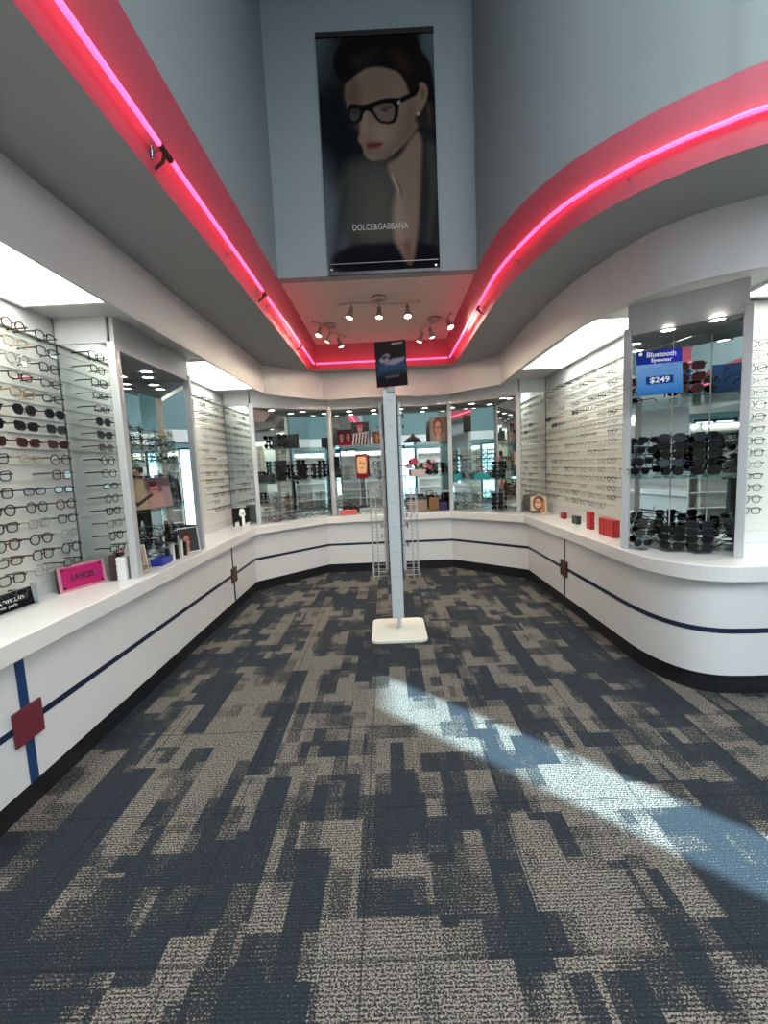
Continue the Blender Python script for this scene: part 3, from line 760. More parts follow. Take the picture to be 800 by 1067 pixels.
cab4 = cabinet('mirrored corner cabinet at right front holding the sunglasses', [(1.79, 3.23), (2.29, 3.29), (2.30, 2.80)], [1.93, 1.38], [(1.98, 3.08), (2.18, 2.90)], post=(.05, .05))
# the curved header over the right corner, under the fascia
# ------------------------------------------------------------------ things in the cabinets
def acryl_stand(x, y, z, h, label, group='clear acrylic glasses stands'):
    t = thing('eyewear_stand', label, 'display stand', (x, y, z), group=group)
    MB().box((x, y, z+.006), (.11, .09, .012)).build('stand_base', acryl, t)
    mb = MB().box((x, y+.02, z+h/2), (.02, .008, h))
    k = int(h/.055)
    for i in range(k): mb.box((x, y, z+.05+i*.055), (.03, .05, .005))
    mb.build('upright', acryl, t)
def stack(x, y, z, n_, rz, where, sunny=True, lm=None, dz=.058, s=1.0, kinds=('aviator', 'cat-eye', 'square'), pool=None, detailed=False, stand=True, jit=.25, rest=None):
    if rest is None: rest = y > 5.5
    if stand: acryl_stand(x-.02*math.cos(rz), y-.02*math.sin(rz), z, n_*dz+.03, 'clear acrylic stand holding glasses '+where)
    for i in range(n_):
        k = rnd.choice(kinds); fm = rnd.choice(pool or [acetate_black]); lens_ = (lm or dark_lens) if sunny else lensm
        place(k, .0024 if fm in (acetate_black, acetate_tort, acetate_blue, acetate_red) else .0013, fm, lens_, detailed, (x, y, z+.045+i*dz), rz+rnd.uniform(-jit, jit),
              '%s %s, %s up, %s' % (CN[fm.name], 'sunglasses' if sunny else 'eyeglasses', ordn(i), where), ('sunglasses' if sunny else 'eyeglasses')+' on stands '+where, sunny, s=s, rest=rest)
# right corner cabinet
W = 'in the right front cabinet'
stack(2.00, 3.04, 1.38, 5, -2.35, 'on the middle shelf left side of right front cabinet', dz=.058, s=1.12, detailed=True, jit=.5)
stack(2.155, 2.925, 1.38, 5, -2.0, 'on the middle shelf right side of right front cabinet', dz=.058, s=1.12, detailed=True, jit=.5)
stack(2.02, 3.05, ZT, 3, -2.3, 'on the counter left side of right front cabinet', dz=.058, s=1.1, detailed=True, jit=.5)
stack(2.15, 2.95, ZT, 4, -2.1, 'on the counter right side of right front cabinet', dz=.052, s=1.12, detailed=True, jit=.5)
stack(2.06, 2.965, 1.93, 3, -2.0, 'beside the blue sign in right front cabinet', dz=.075, s=1.15, detailed=True, pool=[acetate_black, acetate_red], lm=brown_lens)
for g_, (bx_, by_, bz_, n_, w_) in enumerate([(1.86, 3.165, 1.38, 4, 'middle shelf'), (1.88, 3.15, ZT, 3, 'counter')]):
    t = thing('leaning_stand', 'slanted clear holder on the %s at left of right front cabinet' % w_, 'display stand', (bx_, by_, bz_))
    MB().tube([(bx_-.02, by_, bz_+.01), (bx_+.09, by_+.02, bz_+.32)], .006, 6).build('rod', acryl, t)
    MB().box((bx_-.01, by_, bz_+.006), (.06, .06, .012)).build('foot', acryl, t)
    for i in range(n_):
        place('cat-eye', .0024, acetate_black, dark_lens, True, (bx_+.0+i*.022, by_+i*.004, bz_+.05+i*.075), -1.5-.1*i, 'black sunglasses, %s up the slanted holder on the %s in right front cabinet' % (ordn(i), w_), 'sunglasses on slanted holders', True, tilt=.2, s=.95)
# sign
def sheet_sign(label, cat, O, X, Z, img, parent_name='sign', thick=.003, back=None):
    O_ = Vector(O); base = O_+Vector(X)/2+Vector(Z)
    t = thing(parent_name, label, cat, tuple(base)); grid_print('printed_face', img, O, X, Z, t, thick, back); return t
def bt_bg(U, V):
    a = np.clip(V, 0, 1)[..., None]; return np.array([.30, .52, .80])*(1-a)+np.array([.02, .16, .50])*a
imgb = paint(50, 60, [([(0, 0), (1, 0), (1, .30), (0, .30)], (.015, .03, .28), .004), ([(.62, 0), (1, 0), (1, .28), (.62, .3)], (.05, .05, .62), .1, .7),
      ([(.2, .58), (.8, .58), (.8, .76), (.2, .76)], (.01, .05, .22), .01)]+[([(.1, yy), (.9, yy), (.9, yy+.015), (.1, yy+.015)], (.10, .22, .5), .004, .6) for yy in (.38, .43, .48, .81, .86)], bt_bg)
Xv = Vector((.27, -.055, .005)); Zv = Vector((.015, 0, -.29)); Ob = Vector((1.71, 2.99, 2.235))
ts = sheet_sign('blue sign reading Bluetooth Eyewear $249 on top shelf of right front cabinet', 'sign', Ob, Xv, Zv, imgb, 'price_sign', -.003, mat('blue_card', (.03, .12, .4), .4))
rzb = math.atan2(Xv.y, Xv.x); nb = Vector((Xv.y, -Xv.x, 0)).normalized()*.002
def on_sign(s_, size, u_, v_, wd, m_, bold=True):
    p = Ob+Xv*u_+Zv*v_+nb
    text('lettering', s_, size, p, (PI/2, 0, rzb), m_, ts, wd, bold)
wt = mat('white_print', (.85, .87, .9), .5)
on_sign('Bluetooth', .045, .55, .10, .175, wt); on_sign('Eyewear', .035, .55, .225, .125, wt); on_sign('$249', .05, .5, .67, .12, wt)
MB().tube([(Ob+Xv*.10+Zv*.06+nb), (Ob+Xv*.10+Zv*.06+nb*1.6)], .012, 14).build('round_emblem', wt, ts)
# clear sign stand leg keeps the sheet up
MB().box(tuple(Ob+Xv*.5+Zv*1.0+Vector((0, .02, .008))), (.2, .05, .006), rzb).build('sign_foot', acryl, ts)
# signs and cases on the left counter
imgp = paint(30, 20, [([(.06, .08), (.94, .08), (.94, .92), (.06, .92)], (.42, .02, .13), .01)]+[(ell(cx, cy, .03, .05), (.08, .01, .04), .01) for cx in (.1, .9) for cy in (.15, .85)], (.50, .24, .27))
Ol = Vector((-2.06, 2.585, ZT+.165)); Xl = Vector((.105, .29, .0)); Zl = Vector((0.012, -.003, -.165))
tl = sheet_sign('pink LANCEL brand sign standing on left counter', 'sign', Ol, Xl, Zl, imgp, 'brand_sign', -.022, mat('sign_edge', (.05, .02, .02), .5))
rl = math.atan2(Xl.y, Xl.x); nl = Vector((Xl.y, -Xl.x, 0)).normalized()
text('lettering', 'LANCEL', .05, Ol+Xl*.5+Zl*.5+nl*.003, (PI/2-.09, 0, rl), mat('dark_print', (.03, .01, .02), .5), tl, .155, True)
# narrow dark case and white pin block beside it
MB_ = MB().box((-1.905, 2.89, ZT+.09), (.04, .04, .18), .28); o = MB_.build('eyewear_case', mat('dark_brown_case', (.045, .02, .02), .45), bevel=.004); tag(o, 'upright dark brown case just behind the pink brand sign', 'case')
t = thing('display_block', 'small white block with black pegs behind the pink brand sign', 'display stand', (-1.845, 2.895, ZT))
MB().box((-1.845, 2.895, ZT+.08), (.06, .05, .16), .28).build('block', whitem, t, bevel=.003)
for k in range(4): MB().tube([(-1.865, 2.872, ZT+.03+k*.035), (-1.865, 2.84, ZT+.03+k*.035)], .004, 6).build('peg', blackm, t)
imgk = paint(20, 10, [], (.008, .008, .014))
Ok = Vector((-2.11, 1.97, ZT+.105)); Xk = Vector((.03, .44, 0)); Zk = Vector((.015, 0, -.10))
tk = sheet_sign('black brand sign with white writing at far left of the counter', 'sign', Ok, Xk, Zk, imgk, 'brand_sign', -.02, whitem)
rk = math.atan2(Xk.y, Xk.x); nk = Vector((Xk.y, -Xk.x, 0)).normalized()
text('lettering', 'True Romain', .045, Ok+Xk*.55+Zk*.42+nk*.003, (PI/2-.14, 0, rk), wt, tk, .28)
text('lettering', 'eyewear paris', .022, Ok+Xk*.58+Zk*.72+nk*.003, (PI/2-.14, 0, rk), wt, tk, .16)
MB().box((-2.07, 2.42, ZT+.06), (.03, .012, .12)).build('acrylic_end', acryl, tk)

def photo(label, c, wd, ht, ang, img, frame=None, lean=.12, cat='picture', name='photo_card'):
    """upright card, bottom centre c, facing direction ang (radians, plan)"""
    nx, ny = math.cos(ang), math.sin(ang); X = Vector((-ny, nx, 0))*wd; c = Vector(c)
    # image left edge as seen from the front
    X = Vector((ny*-1, nx, 0))*wd
    O = c-X/2+Vector((-nx*lean*ht, -ny*lean*ht, ht)); Z = Vector((nx*lean*ht, ny*lean*ht, -ht))
    t = thing(name, label, cat, tuple(c)); grid_print('printed_face', img, O, X, Z, t, -.004, whitem)
    if frame is not None:
        mb = MB(); fw = wd*.06
        for a, b in ((O, O+X), (O+Z, O+X+Z), (O, O+Z), (O+X, O+X+Z)): mb.tube([a, b], fw/2, 4)
        mb.build('frame', frame, t)
    return t
def face_layers(cx=.5, cy=.45, s=1., skin_=(.55, .32, .24), hair=(.05, .015, .01), glasses_=True, lips=(.4, .05, .05)):
    L = [(ell(cx, cy-.02*s, .27*s, .34*s), hair, .02), (ell(cx, cy+.03*s, .17*s, .25*s), skin_, .015), ([(cx-.08*s, cy+.2*s), (cx+.08*s, cy+.2*s), (cx+.12*s, cy+.5*s), (cx-.12*s, cy+.5*s)], skin_, .015),
         (ell(cx, cy+.17*s, .06*s, .02*s), lips, .01)]
    if glasses_:
        for d in (-.085, .085): L += [(ell(cx+d*s, cy, .075*s, .05*s), (.02, .01, .01), .008), (ell(cx+d*s, cy, .055*s, .032*s), tuple(k*.8 for k in skin_), .008)]
    return L
# left counter portrait (black and white) and right counter portrait
img_bw = paint(30, 34, [(ell(.55, .22, .16, .17), (.85, .85, .83), .01), (ell(.47, .36, .10, .13), (.8, .8, .78), .02), (ell(.62, .38, .12, .10), (.6, .6, .58), .02), ([(.52, .42), (.64, .42), (.68, 1), (.5, 1)], (.85, .85, .83), .01), ([(.1, .8), (.3, .75), (.35, 1), (.1, 1)], (.6, .6, .6), .02), ([(.6, .9), (.95, .8), (.95, 1), (.6, 1)], (.6, .6, .6), .02), (ell(.6, .33, .05, .03), (.05, .05, .05), .01)], (.010, .010, .010))
photo('black and white figure photo standing at the end of far left board', (-1.93, 5.62, ZT), .22, .24, -1.15, img_bw)
img_w = paint(30, 34, [(ell(.5, .4, .36, .42), (.16, .05, .03), .02), ([(.6, .3), (.85, .3), (.9, .9), (.7, .95)], (.40, .18, .08), .03), (ell(.46, .42, .22, .28), (.70, .42, .33), .015)]+[(ell(.46+d, .34, .11, .075), (.03, .015, .01), .01) for d in (-.12, .12)]+[(ell(.46+d, .34, .08, .05), (.6, .34, .26), .01) for d in (-.12, .12)]+[(ell(.45, .58, .07, .025), (.45, .06, .06), .01), ([(0, .85), (.6, .8), (.7, 1), (0, 1)], (.1, .09, .05), .02)], (.62, .50, .36))
photo('photo card of dark-haired person with glasses on right counter', (1.97, 5.60, ZT), .20, .22, -1.9, img_w)
# cases on the right counter
def case(label, c, d, rz, m_, ribs=0, nm='eyewear_case'):
    t = thing(nm, label, 'case', (c[0], c[1], ZT)); MB().box((c[0], c[1], ZT+d[2]/2), d, rz).build('body', m_, t, bevel=.006)
    if ribs:
        for k in range(ribs):
            o_ = (k+.5)/ribs-.5; x = c[0]-math.sin(rz)*o_*d[1]; y = c[1]+math.cos(rz)*o_*d[1]
            MB().box((x-math.cos(rz)*d[0]*.5, y-math.sin(rz)*d[0]*.5, ZT+d[2]/2), (.006, d[1]/ribs*.55, d[2]*.9), rz).build('spine', mat('bright_red', (.55, .015, .02), .35), t, bevel=.002)
    return t
redm = mat('red_card', (.38, .010, .015), .35)
case('small dark pink case nearest the photo card on right counter', (2.05, 5.0, .0), (.05, .09, .075), 0, mat('dark_pink', (.28, .03, .07), .4))
case('small dark green box between the pink case and red box', (2.0, 4.55, 0), (.05, .12, .085), 0, mat('dark_green', (.018, .035, .022), .35))
case('upright red box with pale marks on right counter', (1.97, 4.17, 0), (.04, .10, .17), 0, redm, 2)
case('wide row of bright red cases beside the rounded corner', (1.95, 3.78, 0), (.06, .26, .15), 0, redm, 5)
# left cabinet contents
poolM = [acetate_black, acetate_tort, metal_gold, metal_gun, clear_frame, acetate_red]
wl = 'in the left mirrored cabinet'
for i, (x, y) in enumerate([(-1.86, 3.18), (-1.90, 3.40), (-1.90, 3.62), (-1.90, 3.84)]):
    stack(x, y, 1.66, 4, .2, 'top shelf place %s of left mirrored cabinet' % ['nearest', 'next', 'further', 'furthest'][i], False, pool=poolM, dz=.07, kinds=('round', 'square', 'cat-eye'), s=1.05)
for i, (x, y) in enumerate([(-1.90, 3.62), (-1.90, 3.82)]):
    stack(x, y, 1.29, 4, .2, 'on the middle shelf %s of left mirrored cabinet' % ['centre', 'far end'][i], False, pool=poolM, dz=.07, kinds=('round', 'square'), s=1.05)
for i, (x, y) in enumerate([(-1.88, 3.50), (-1.88, 3.78)]):
    stack(x, y, ZT, 3, .2, 'on the counter %s of left mirrored cabinet' % ['centre', 'far end'][i], False, pool=[acetate_black, acetate_tort], dz=.07, kinds=('round', 'square'), s=1.05)
img_g = paint(36, 24, [([(0, 0), (.2, 0), (.25, 1), (0, 1)], (.25, .30, .32), .03), ([(.2, 0), (.42, 0), (.45, 1), (.22, 1)], (.38, .30, .20), .02), ([(.42, 0), (1, 0), (1, .5), (.42, .4)], (.12, .08, .09), .03), (ell(.62, .35, .09, .14), (.50, .25, .20), .02), (ell(.60, .2, .11, .10), (.07, .02, .02), .02), ([(.48, .5), (.8, .5), (.85, 1), (.45, 1)], (.42, .26, .24), .03), ([(.1, .85), (.55, .5), (.58, .56), (.14, .95)], (.03, .02, .02), .01), ([(.8, .3), (1, .3), (1, 1), (.85, 1)], (.30, .24, .26), .03), (ell(.62, .40, .07, .02), (.25, .02, .03), .01)], (.2, .15, .14))
photo('wide photo of seated person on the middle shelf of left mirrored cabinet', (-1.86, 3.38, 1.30), .46, .24, -.25, img_g)
img_h = paint(20, 26, face_layers(hair=(.15, .07, .04)), (.42, .33, .26))
photo('white framed portrait at near end of counter in left mirrored cabinet', (-1.86, 3.13, ZT), .13, .19, -.4, img_h, whitem)
img_i = paint(24, 24, face_layers(.4, .5, .9, (.5, .25, .22), (.12, .02, .03)), (.05, .06, .06))
photo('white framed dark photo at far end of counter in left mirrored cabinet', (-1.82, 3.86, ZT), .19, .22, -.6, img_i, whitem)
o = MB().box((-1.83, 3.38, ZT+.03), (.10, .20, .06), .1).build('eyewear_case', mat('royal_blue', (.02, .04, .32), .4), bevel=.01); tag(o, 'royal blue glasses case lying on counter in left mirrored cabinet', 'case')
for i in range(5):
    t = thing('display_riser', 'black and white striped riser, %s from the camera on left counter' % ordn(i), 'display stand', (-1.81+.0*i, 3.42+i*.075, ZT), group='striped risers on the left counter')
    h_ = .12+.02*(i % 2); MB().box((-1.80, 3.42+i*.075, ZT+h_/2), (.03, .026, h_)).build('column', blackm if i % 2 == 0 else whitem, t)
    MB().box((-1.80, 3.42+i*.075, ZT+h_+.004), (.04, .04, .008)).build('cap', chrome, t)
place('aviator', .0018, metal_gold, lensm, True, (-1.80, 3.05, ZT+.03), -.3, 'gold eyeglasses lying at the near end of left mirrored cabinet', 'loose glasses', s=1)
# left back corner cabinet
stack(-1.42, 6.02, 1.86, 3, -.9, 'on the top shelf of left back cabinet', True, dz=.06, s=1.15)
o = MB().box((-1.32, 6.18, 1.86+.10), (.24, .05, .20), -.65).build('display_box', mat('charcoal_box', (.03, .03, .04), .4), bevel=.005); tag(o, 'dark charcoal box standing on top shelf of left back cabinet', 'box')
stack(-1.46, 6.00, 1.40, 5, -.9, 'on the left of middle shelf of left back cabinet', True, dz=.055, s=1.15)
stack(-1.22, 6.22, 1.40, 5, -.8, 'at the centre of middle shelf of left back cabinet', True, dz=.055, s=1.15)
stack(-1.02, 6.36, 1.40, 4, -.8, 'on the right of middle shelf of left back cabinet', True, dz=.055, s=1.15, pool=[acetate_black, acetate_tort])
o = MB().box((-1.60, 5.92, 1.40+.05), (.16, .06, .10), -.7).build('display_box', blackm, bevel=.004); tag(o, 'low black box on middle shelf of left back cabinet', 'box')
for i, (x, y) in enumerate([(-1.55, 5.92), (-1.36, 6.10), (-1.18, 6.26)]):
    stack(x, y, ZT, 5, -.85, 'on the counter %s of left back cabinet' % ['left', 'centre', 'right'][i], False, pool=poolM, dz=.062, kinds=('round', 'square', 'rectangular'), s=1.1)
for i in range(5):
    place('rectangular', .0018, rnd.choice(poolM), lensm, False, (-1.50+i*.135, 5.86+i*.12, ZT+.03), -1.0, 'folded eyeglasses laid out on counter, %s from left, left back cabinet' % ordn(i), 'folded glasses in the left back cabinet', s=1, rest=True)
# centre cabinet
def spec_photo(x, z, wd, ht, img, label, y=6.50, frame=None): photo(label, (x, y, z), wd, ht, -PI/2, img, frame, .06)
two = paint(24, 24, face_layers(.28, .45, .8, (.42, .20, .17), (.09, .02, .03))+face_layers(.74, .42, .75, (.45, .22, .18), (.09, .02, .03))+[([(0, .8), (1, .75), (1, 1), (0, 1)], (.25, .01, .04), .01)], (.08, .02, .03))
spec_photo(-.60, 1.88, .22, .24, two, 'dark red photo of two people on top shelf of centre cabinet')
zeb = [([(0.0, .5), (1, .42), (1, 1), (0, 1)], (.65, .60, .58), .02), (ell(.5, .25, .24, .22), (.06, .02, .03), .02), (ell(.5, .30, .15, .17), (.50, .26, .24), .02), (ell(.5, .16, .22, .07), (.45, .08, .14), .02)]
for k in range(6): zeb.append(([(.02+k*.17, .5), (.10+k*.17, .48), (.02+k*.17, 1), (-.08+k*.17, 1)], (.02, .02, .025), .01))
spec_photo(-.365, 1.88, .26, .34, paint(28, 34, zeb, (.05, .06, .06)), 'photo of person in black and white striped top on centre cabinet top shelf')
spec_photo(-.12, 1.88, .12, .19, paint(18, 26, face_layers(.5, .4, 1, (.45, .22, .16), (.25, .08, .04)), (.25, .12, .08)), 'small warm portrait on top shelf just left of the floor stand')
spec_photo(.80, 1.88, .25, .36, paint(28, 36, face_layers(.5, .42, 1.15, (.62, .38, .30), (.26, .09, .06)), (.34, .30, .27)), 'portrait of red-haired person in glasses on centre cabinet top shelf')
rd = [(ell(.5, .45, .48, .5), (.25, .03, .03), .02), ([(.15, .12), (.85, .12), (.9, .3), (.9, .7), (.8, .82), (.2, .82), (.1, .7), (.1, .3)], (.80, .50, .28), .02), (ell(.38, .38, .11, .06), (.5, .22, .10), .02), (ell(.66, .40, .10, .06), (.5, .22, .10), .02), (ell(.5, .58, .12, .06), (.6, .3, .16), .02), ([(.0, .82), (1, .82), (1, .98), (0, .98)], (.20, .01, .02), .02)]
spec_photo(-.36, 1.39, .17, .36, paint(24, 44, rd, (.28, .02, .03)), 'tall red and gold rounded sign on middle shelf of centre cabinet', 6.44)
for i, (x, w_) in enumerate([(-.60, .16), (.30, .2)]):
    stack(x, 6.55, ZT, 4, -PI/2, 'on the counter %s of centre cabinet' % ['left', 'right'][i], False, pool=poolM, dz=.06, kinds=('round', 'square'), s=1.1)
stack(-.62, 6.55, 1.38, 3, -PI/2, 'on the left of middle shelf of centre cabinet', False, pool=poolM, dz=.06, kinds=('round', 'square'), s=1.1)
stack(-.12, 6.55, 1.38, 4, -PI/2, 'just left of the floor stand on centre cabinet middle shelf', False, pool=poolM, dz=.06, kinds=('round', 'square'), s=1.1)
stack(.72, 6.62, 1.38, 3, -PI/2, 'at the right of middle shelf of centre cabinet', True, dz=.06, s=1.1)
o = MB().box((-.60, 6.46, ZT+.035), (.26, .07, .07)).build('eyewear_case', mat('coral_red', (.60, .12, .10), .4), bevel=.008); tag(o, 'coral red case on counter at left end of centre cabinet', 'case')
for i in range(4):
    place('round', .0018, rnd.choice(poolM), lensm, False, (-.38+i*.16, 6.45, ZT+.03), -PI/2, 'eyeglasses lying on counter, %s from left in centre cabinet' % ordn(i), 'loose glasses in the centre cabinet', s=1.05, rest=True)
t = thing('eyewear_case', 'brown leather case with dark lid on counter in centre cabinet', 'case', (.45, 6.50, ZT))
MB().box((.45, 6.50, ZT+.09), (.30, .10, .18)).build('body', mat('taupe_leather', (.26, .19, .16), .5, bump=.2, bscale=90), t, bevel=.015)
MB().box((.45, 6.50, ZT+.20), (.31, .11, .045)).build('lid', blackm, t, bevel=.02)
t = thing('handbag', 'small brown and black bag at right end of centre cabinet counter', 'bag', (.70, 6.50, ZT))
MB().box((.70, 6.50, ZT+.10), (.15, .09, .20)).build('body', mat('bag_brown', (.20, .10, .04), .5), t, bevel=.02)
MB().tube([(.64, 6.50, ZT+.19), (.66, 6.50, ZT+.26), (.74, 6.50, ZT+.26), (.76, 6.50, ZT+.19)], .008, 8).build('strap', blackm, t)
o = MB().box((.84, 6.50, ZT+.06), (.13, .09, .12)).build('eyewear_case', mat('purple_navy', (.03, .02, .14), .4), bevel=.008); tag(o, 'dark purple case beside the brown bag in centre cabinet', 'case')
# flowers
t = thing('flower_arrangement', 'pink flowers in a pale box on middle shelf of centre cabinet', 'flowers', (.48, 6.55, 1.38))
MB().box((.48, 6.55, 1.38+.05), (.22, .09, .10)).build('planter', mat('pale_pink_box', (.75, .55, .52), .5), t, bevel=.005)
def blossom(c, r_, m_, nm='blossom'):
    mb = MB()
    for ring, (n_, rr, zt) in enumerate([(7, 1.0, .1), (6, .7, .35), (4, .4, .55)]):
        for k in range(n_):
            a = 2*PI*k/n_+ring*.4; d = Vector((math.cos(a)*rr, -zt*.9, math.sin(a)*rr))*r_
            side = Vector((-math.sin(a), 0, math.cos(a)))*r_*.45
            p0 = Vector(c); tip = p0+d; mdl = p0+d*.6+Vector((0, -.2*r_, 0))
            mb.add([p0, mdl+side, tip, mdl-side, mdl+Vector((0, -.12*r_, 0))], [(0, 1, 4), (1, 2, 4), (2, 3, 4), (3, 0, 4), (0, 3, 2, 1)])
    mb.build(nm, m_, t)
pinkp = mat('pink_petal', (.75, .10, .17), .6); pinkl = mat('light_petal', (.80, .42, .45), .6)
for c_, r_, m_ in [((.43, 6.50, 1.60), .065, pinkp), ((.60, 6.50, 1.54), .05, pinkl), ((.36, 6.52, 1.53), .04, pinkl), ((.70, 6.50, 1.60), .04, pinkl), ((.66, 6.5, 1.50), .035, pinkp)]: blossom(c_, r_, m_)
mb = MB()
for k in range(16):
    a = rnd.uniform(0, PI); L = rnd.uniform(.06, .15); b0 = Vector((.48+rnd.uniform(-.1, .12), 6.55, 1.47)); tip = b0+Vector((math.cos(a)*L, -.02, math.sin(a)*L))
    s_ = Vector((.012, 0, -.006)); m1 = (b0+tip)/2; mb.add([b0, m1+s_, tip, m1-s_], [(0, 1, 2), (0, 2, 3)])
mb.build('foliage', mat('leaf_green', (.06, .16, .06), .6), t)
t = thing('hat', 'black cap shaped display piece on top shelf right of floor stand', 'display piece', (.42, 6.55, 1.88))
MB().lathe([(.13, 0), (.125, .03), (.09, .07), (.05, .085), (.02, .13), (0, .14)], (.42, 6.55, 1.88), 20).build('crown', blackm, t)
# right back corner cabinet: three towers of frames, teal boxes
for i, (x, y) in enumerate([(1.08, 6.40), (1.24, 6.38), (1.40, 6.26)]):
    stack(x, y, 1.30, 7, -PI/2-.5, 'as the %s tall tower in right back cabinet' % ['left', 'middle', 'right'][i], False, pool=poolM+[clear_frame], dz=.062, kinds=('round', 'square', 'rectangular'), s=1.05)
stack(1.56, 6.06, 1.30, 4, -PI/2-.6, 'at the right end of glass shelf in right back cabinet', True, dz=.06, s=1.1)
for i, (x, y) in enumerate([(1.12, 6.38), (1.32, 6.30), (1.55, 6.05)]):
    stack(x, y, ZT, 4, -PI/2-.5, 'on the counter %s of right back cabinet' % ['left', 'centre', 'right'][i], i == 2, pool=poolM if i < 2 else None, dz=.06, kinds=('round', 'square'), s=1.1)
tealb = mat('teal_box', (.02, .32, .34), .4)
for i, (x, y, w_) in enumerate([(1.05, 6.33, .12), (1.36, 6.16, .22)]):
    o = MB().box((x, y, 1.30+.045), (w_, .06, .09), -.5).build('display_box', tealb, bevel=.004); tag(o, ['small teal box at left end of shelf in right back cabinet', 'wide teal box at centre of shelf in right back cabinet'][i], 'box', 'teal boxes in the right back cabinet')
for i in range(4):
    place('rectangular', .0018, rnd.choice(poolM), lensm, False, (1.12+i*.14, 6.26-i*.12, ZT+.03), -2.1, 'eyeglasses lying on counter, %s from left in right back cabinet' % ordn(i), 'loose glasses in the right back cabinet', s=1.05, rest=True)

# ------------------------------------------------------------------ rotating floor stand in the middle
SX, SY = .055, 3.92
t = thing('floor_display_stand', 'white floor stand seen edge-on with clear side racks, in middle of carpet', 'display stand', (SX, SY, 0))
def rrect(cx, cy, w_, d_, r_, n_=6):
    P = []
    for (sx_, sy_, a0) in ((1, 1, 0), (-1, 1, PI/2), (-1, -1, PI), (1, -1, 1.5*PI)):
        for k in range(n_+1): a = a0+PI/2*k/n_; P.append((cx+sx_*(w_/2-r_)+r_*math.cos(a), cy+sy_*(d_/2-r_)+r_*math.sin(a)))
    return P
MB().prism(rrect(SX, 3.90, .50, .56, .06), 0, .03).build('base_plate', mat('cream_base', (.80, .78, .68), .35), t, bevel=.008)
MB().tube([(SX+.01, SY, .03), (SX+.01, SY, .22)], .018, 14).build('pole', postm, t)
MB().box((SX-.002, SY, 1.205), (.105, .34, 2.05)).build('centre_panel', mat('stand_panel', (.56, .61, .62), .45), t, bevel=.004)
mb = MB()
for k in range(9): mb.box((SX-.006, SY-.172, .35+k*.22), (.055, .002, .006))
mb.build('panel_slots', mat('slot_grey', (.42, .46, .47), .5), t)
for sg in (-1, 1):
    MB().box((SX+sg*.085, SY+.10, 1.35), (.026, .12, 1.55)).build('side_rail', postm, t, bevel=.003)
    MB().box((SX+sg*.062, SY+.02, 1.3), (.012, .10, 1.6)).build('peg_strip', mat('dark_rail', (.07, .08, .09), .4), t)
    mb = MB()
    for k in range(2):
        yy = SY+.02+k*.18
        mb.tube([(SX+sg*.215, yy, .50), (SX+sg*.215, yy, 1.35)], .004, 6)
        mb.tube([(SX+sg*.165, yy, .50), (SX+sg*.165, yy, 1.35)], .003, 6)
    for k in range(13):
        zz = .53+k*.066
        mb.tube([(SX+sg*.09, SY+.02, zz), (SX+sg*.215, SY+.02, zz)], .003, 5); mb.tube([(SX+sg*.09, SY+.20, zz), (SX+sg*.215, SY+.20, zz)], .003, 5)
    mb.build('wire_rack', mat('pale_wire', (.50, .52, .50), .35, .3), t)
for i in range(14):
    for sg in (-1, 1):
        if (i*7+(sg > 0)*3) % 5 < 2: continue
        k, rim, fm = style(poolB)
        place(k, rim, fm, lensm, False, (SX+sg*.125, SY+.11, .80+i*.092), PI if sg < 0 else 0, '%s %s eyeglasses hanging %s up on %s rack of floor stand' % (CN[fm.name], k, ordn(i), 'left' if sg < 0 else 'right'), 'eyeglasses on the floor stand', s=.9, rest=True)
rest_o = REST.build('eyeglasses_rest', REST_M); tag(rest_o, 'the many small eyeglasses on stands in the back cabinets and on the floor stand', 'eyeglasses'); rest_o['kind'] = 'stuff'
def top_bg(U, V):
    a = np.clip(V, 0, 1)[..., None]; return np.array([.018, .014, .016])*(1-a*.3)
it = paint(44, 60, [([(.05, .45), (1, .45), (1, .66), (.05, .72)], (.03, .06, .11), .08, .9), ([(.12, .40), (.3, .29), (.42, .27), (.48, .33), (.36, .37), (.46, .40), (.4, .46), (.2, .47)], (.30, .24, .27), .02, .8),
                   ([(.3, .5), (.55, .40), (.95, .38), (.9, .45), (.6, .52)], (.30, .25, .32), .03, .8), ([(.20, .36), (.3, .31), (.4, .31), (.3, .42)], (.02, .02, .02), .02, .9), ([(.55, .05), (.9, .04), (.9, .08), (.56, .09)], (.3, .28, .28), .01, .8), ([(.3, .77), (.75, .75), (.75, .79), (.3, .81)], (.10, .10, .09), .02, .8)], top_bg)
t = thing('stand_topper_sign', 'black poster with blurred sunglasses mounted on top of the floor stand', 'sign', (.075, SY-.02, 2.19))
grid_print('printed_face', it, (-.055, SY-.19, 2.585), (.262, .0, .012), (.008, 0, -.372), t, -.004)
MB().box((.07, SY-.183, 2.20), (.06, .008, .05)).build('clip', chrome, t)

# ------------------------------------------------------------------ front of the shop, seen only in the mirrors
def shelf_unit(x, y, rz_, label):
    t = thing('shelf_unit', label, 'shelving', (x, y, 0))
    ca, sa = math.cos(rz_), math.sin(rz_)
    def P(a, b): return (x+ca*a-sa*b, y+sa*a+ca*b)
    px, py = P(0, 0); MB().box((px, py, 1.1), (1.3, .04, 2.2), rz_).build('back_panel', whitem, t)
    for a in (-.65, .65): px, py = P(a, -.15); MB().box((px, py, 1.1), (.04, .32, 2.2), rz_).build('side_panel', whitem, t)
    for k in range(6): px, py = P(0, -.15); MB().box((px, py, .3+k*.34), (1.28, .30, .025), rz_).build('shelf', whitem, t)
    px, py = P(0, -.03); MB().box((px, py, 2.12), (1.2, .02, .06), rz_).build('light_strip', panel_em, t)
shelf_unit(4.9, .4, -PI/2, 'white lit shelf unit against the teal wall seen in mirrors')
shelf_unit(-1.5, -4.2, PI, 'white shelf unit by the front windows seen in mirrors')
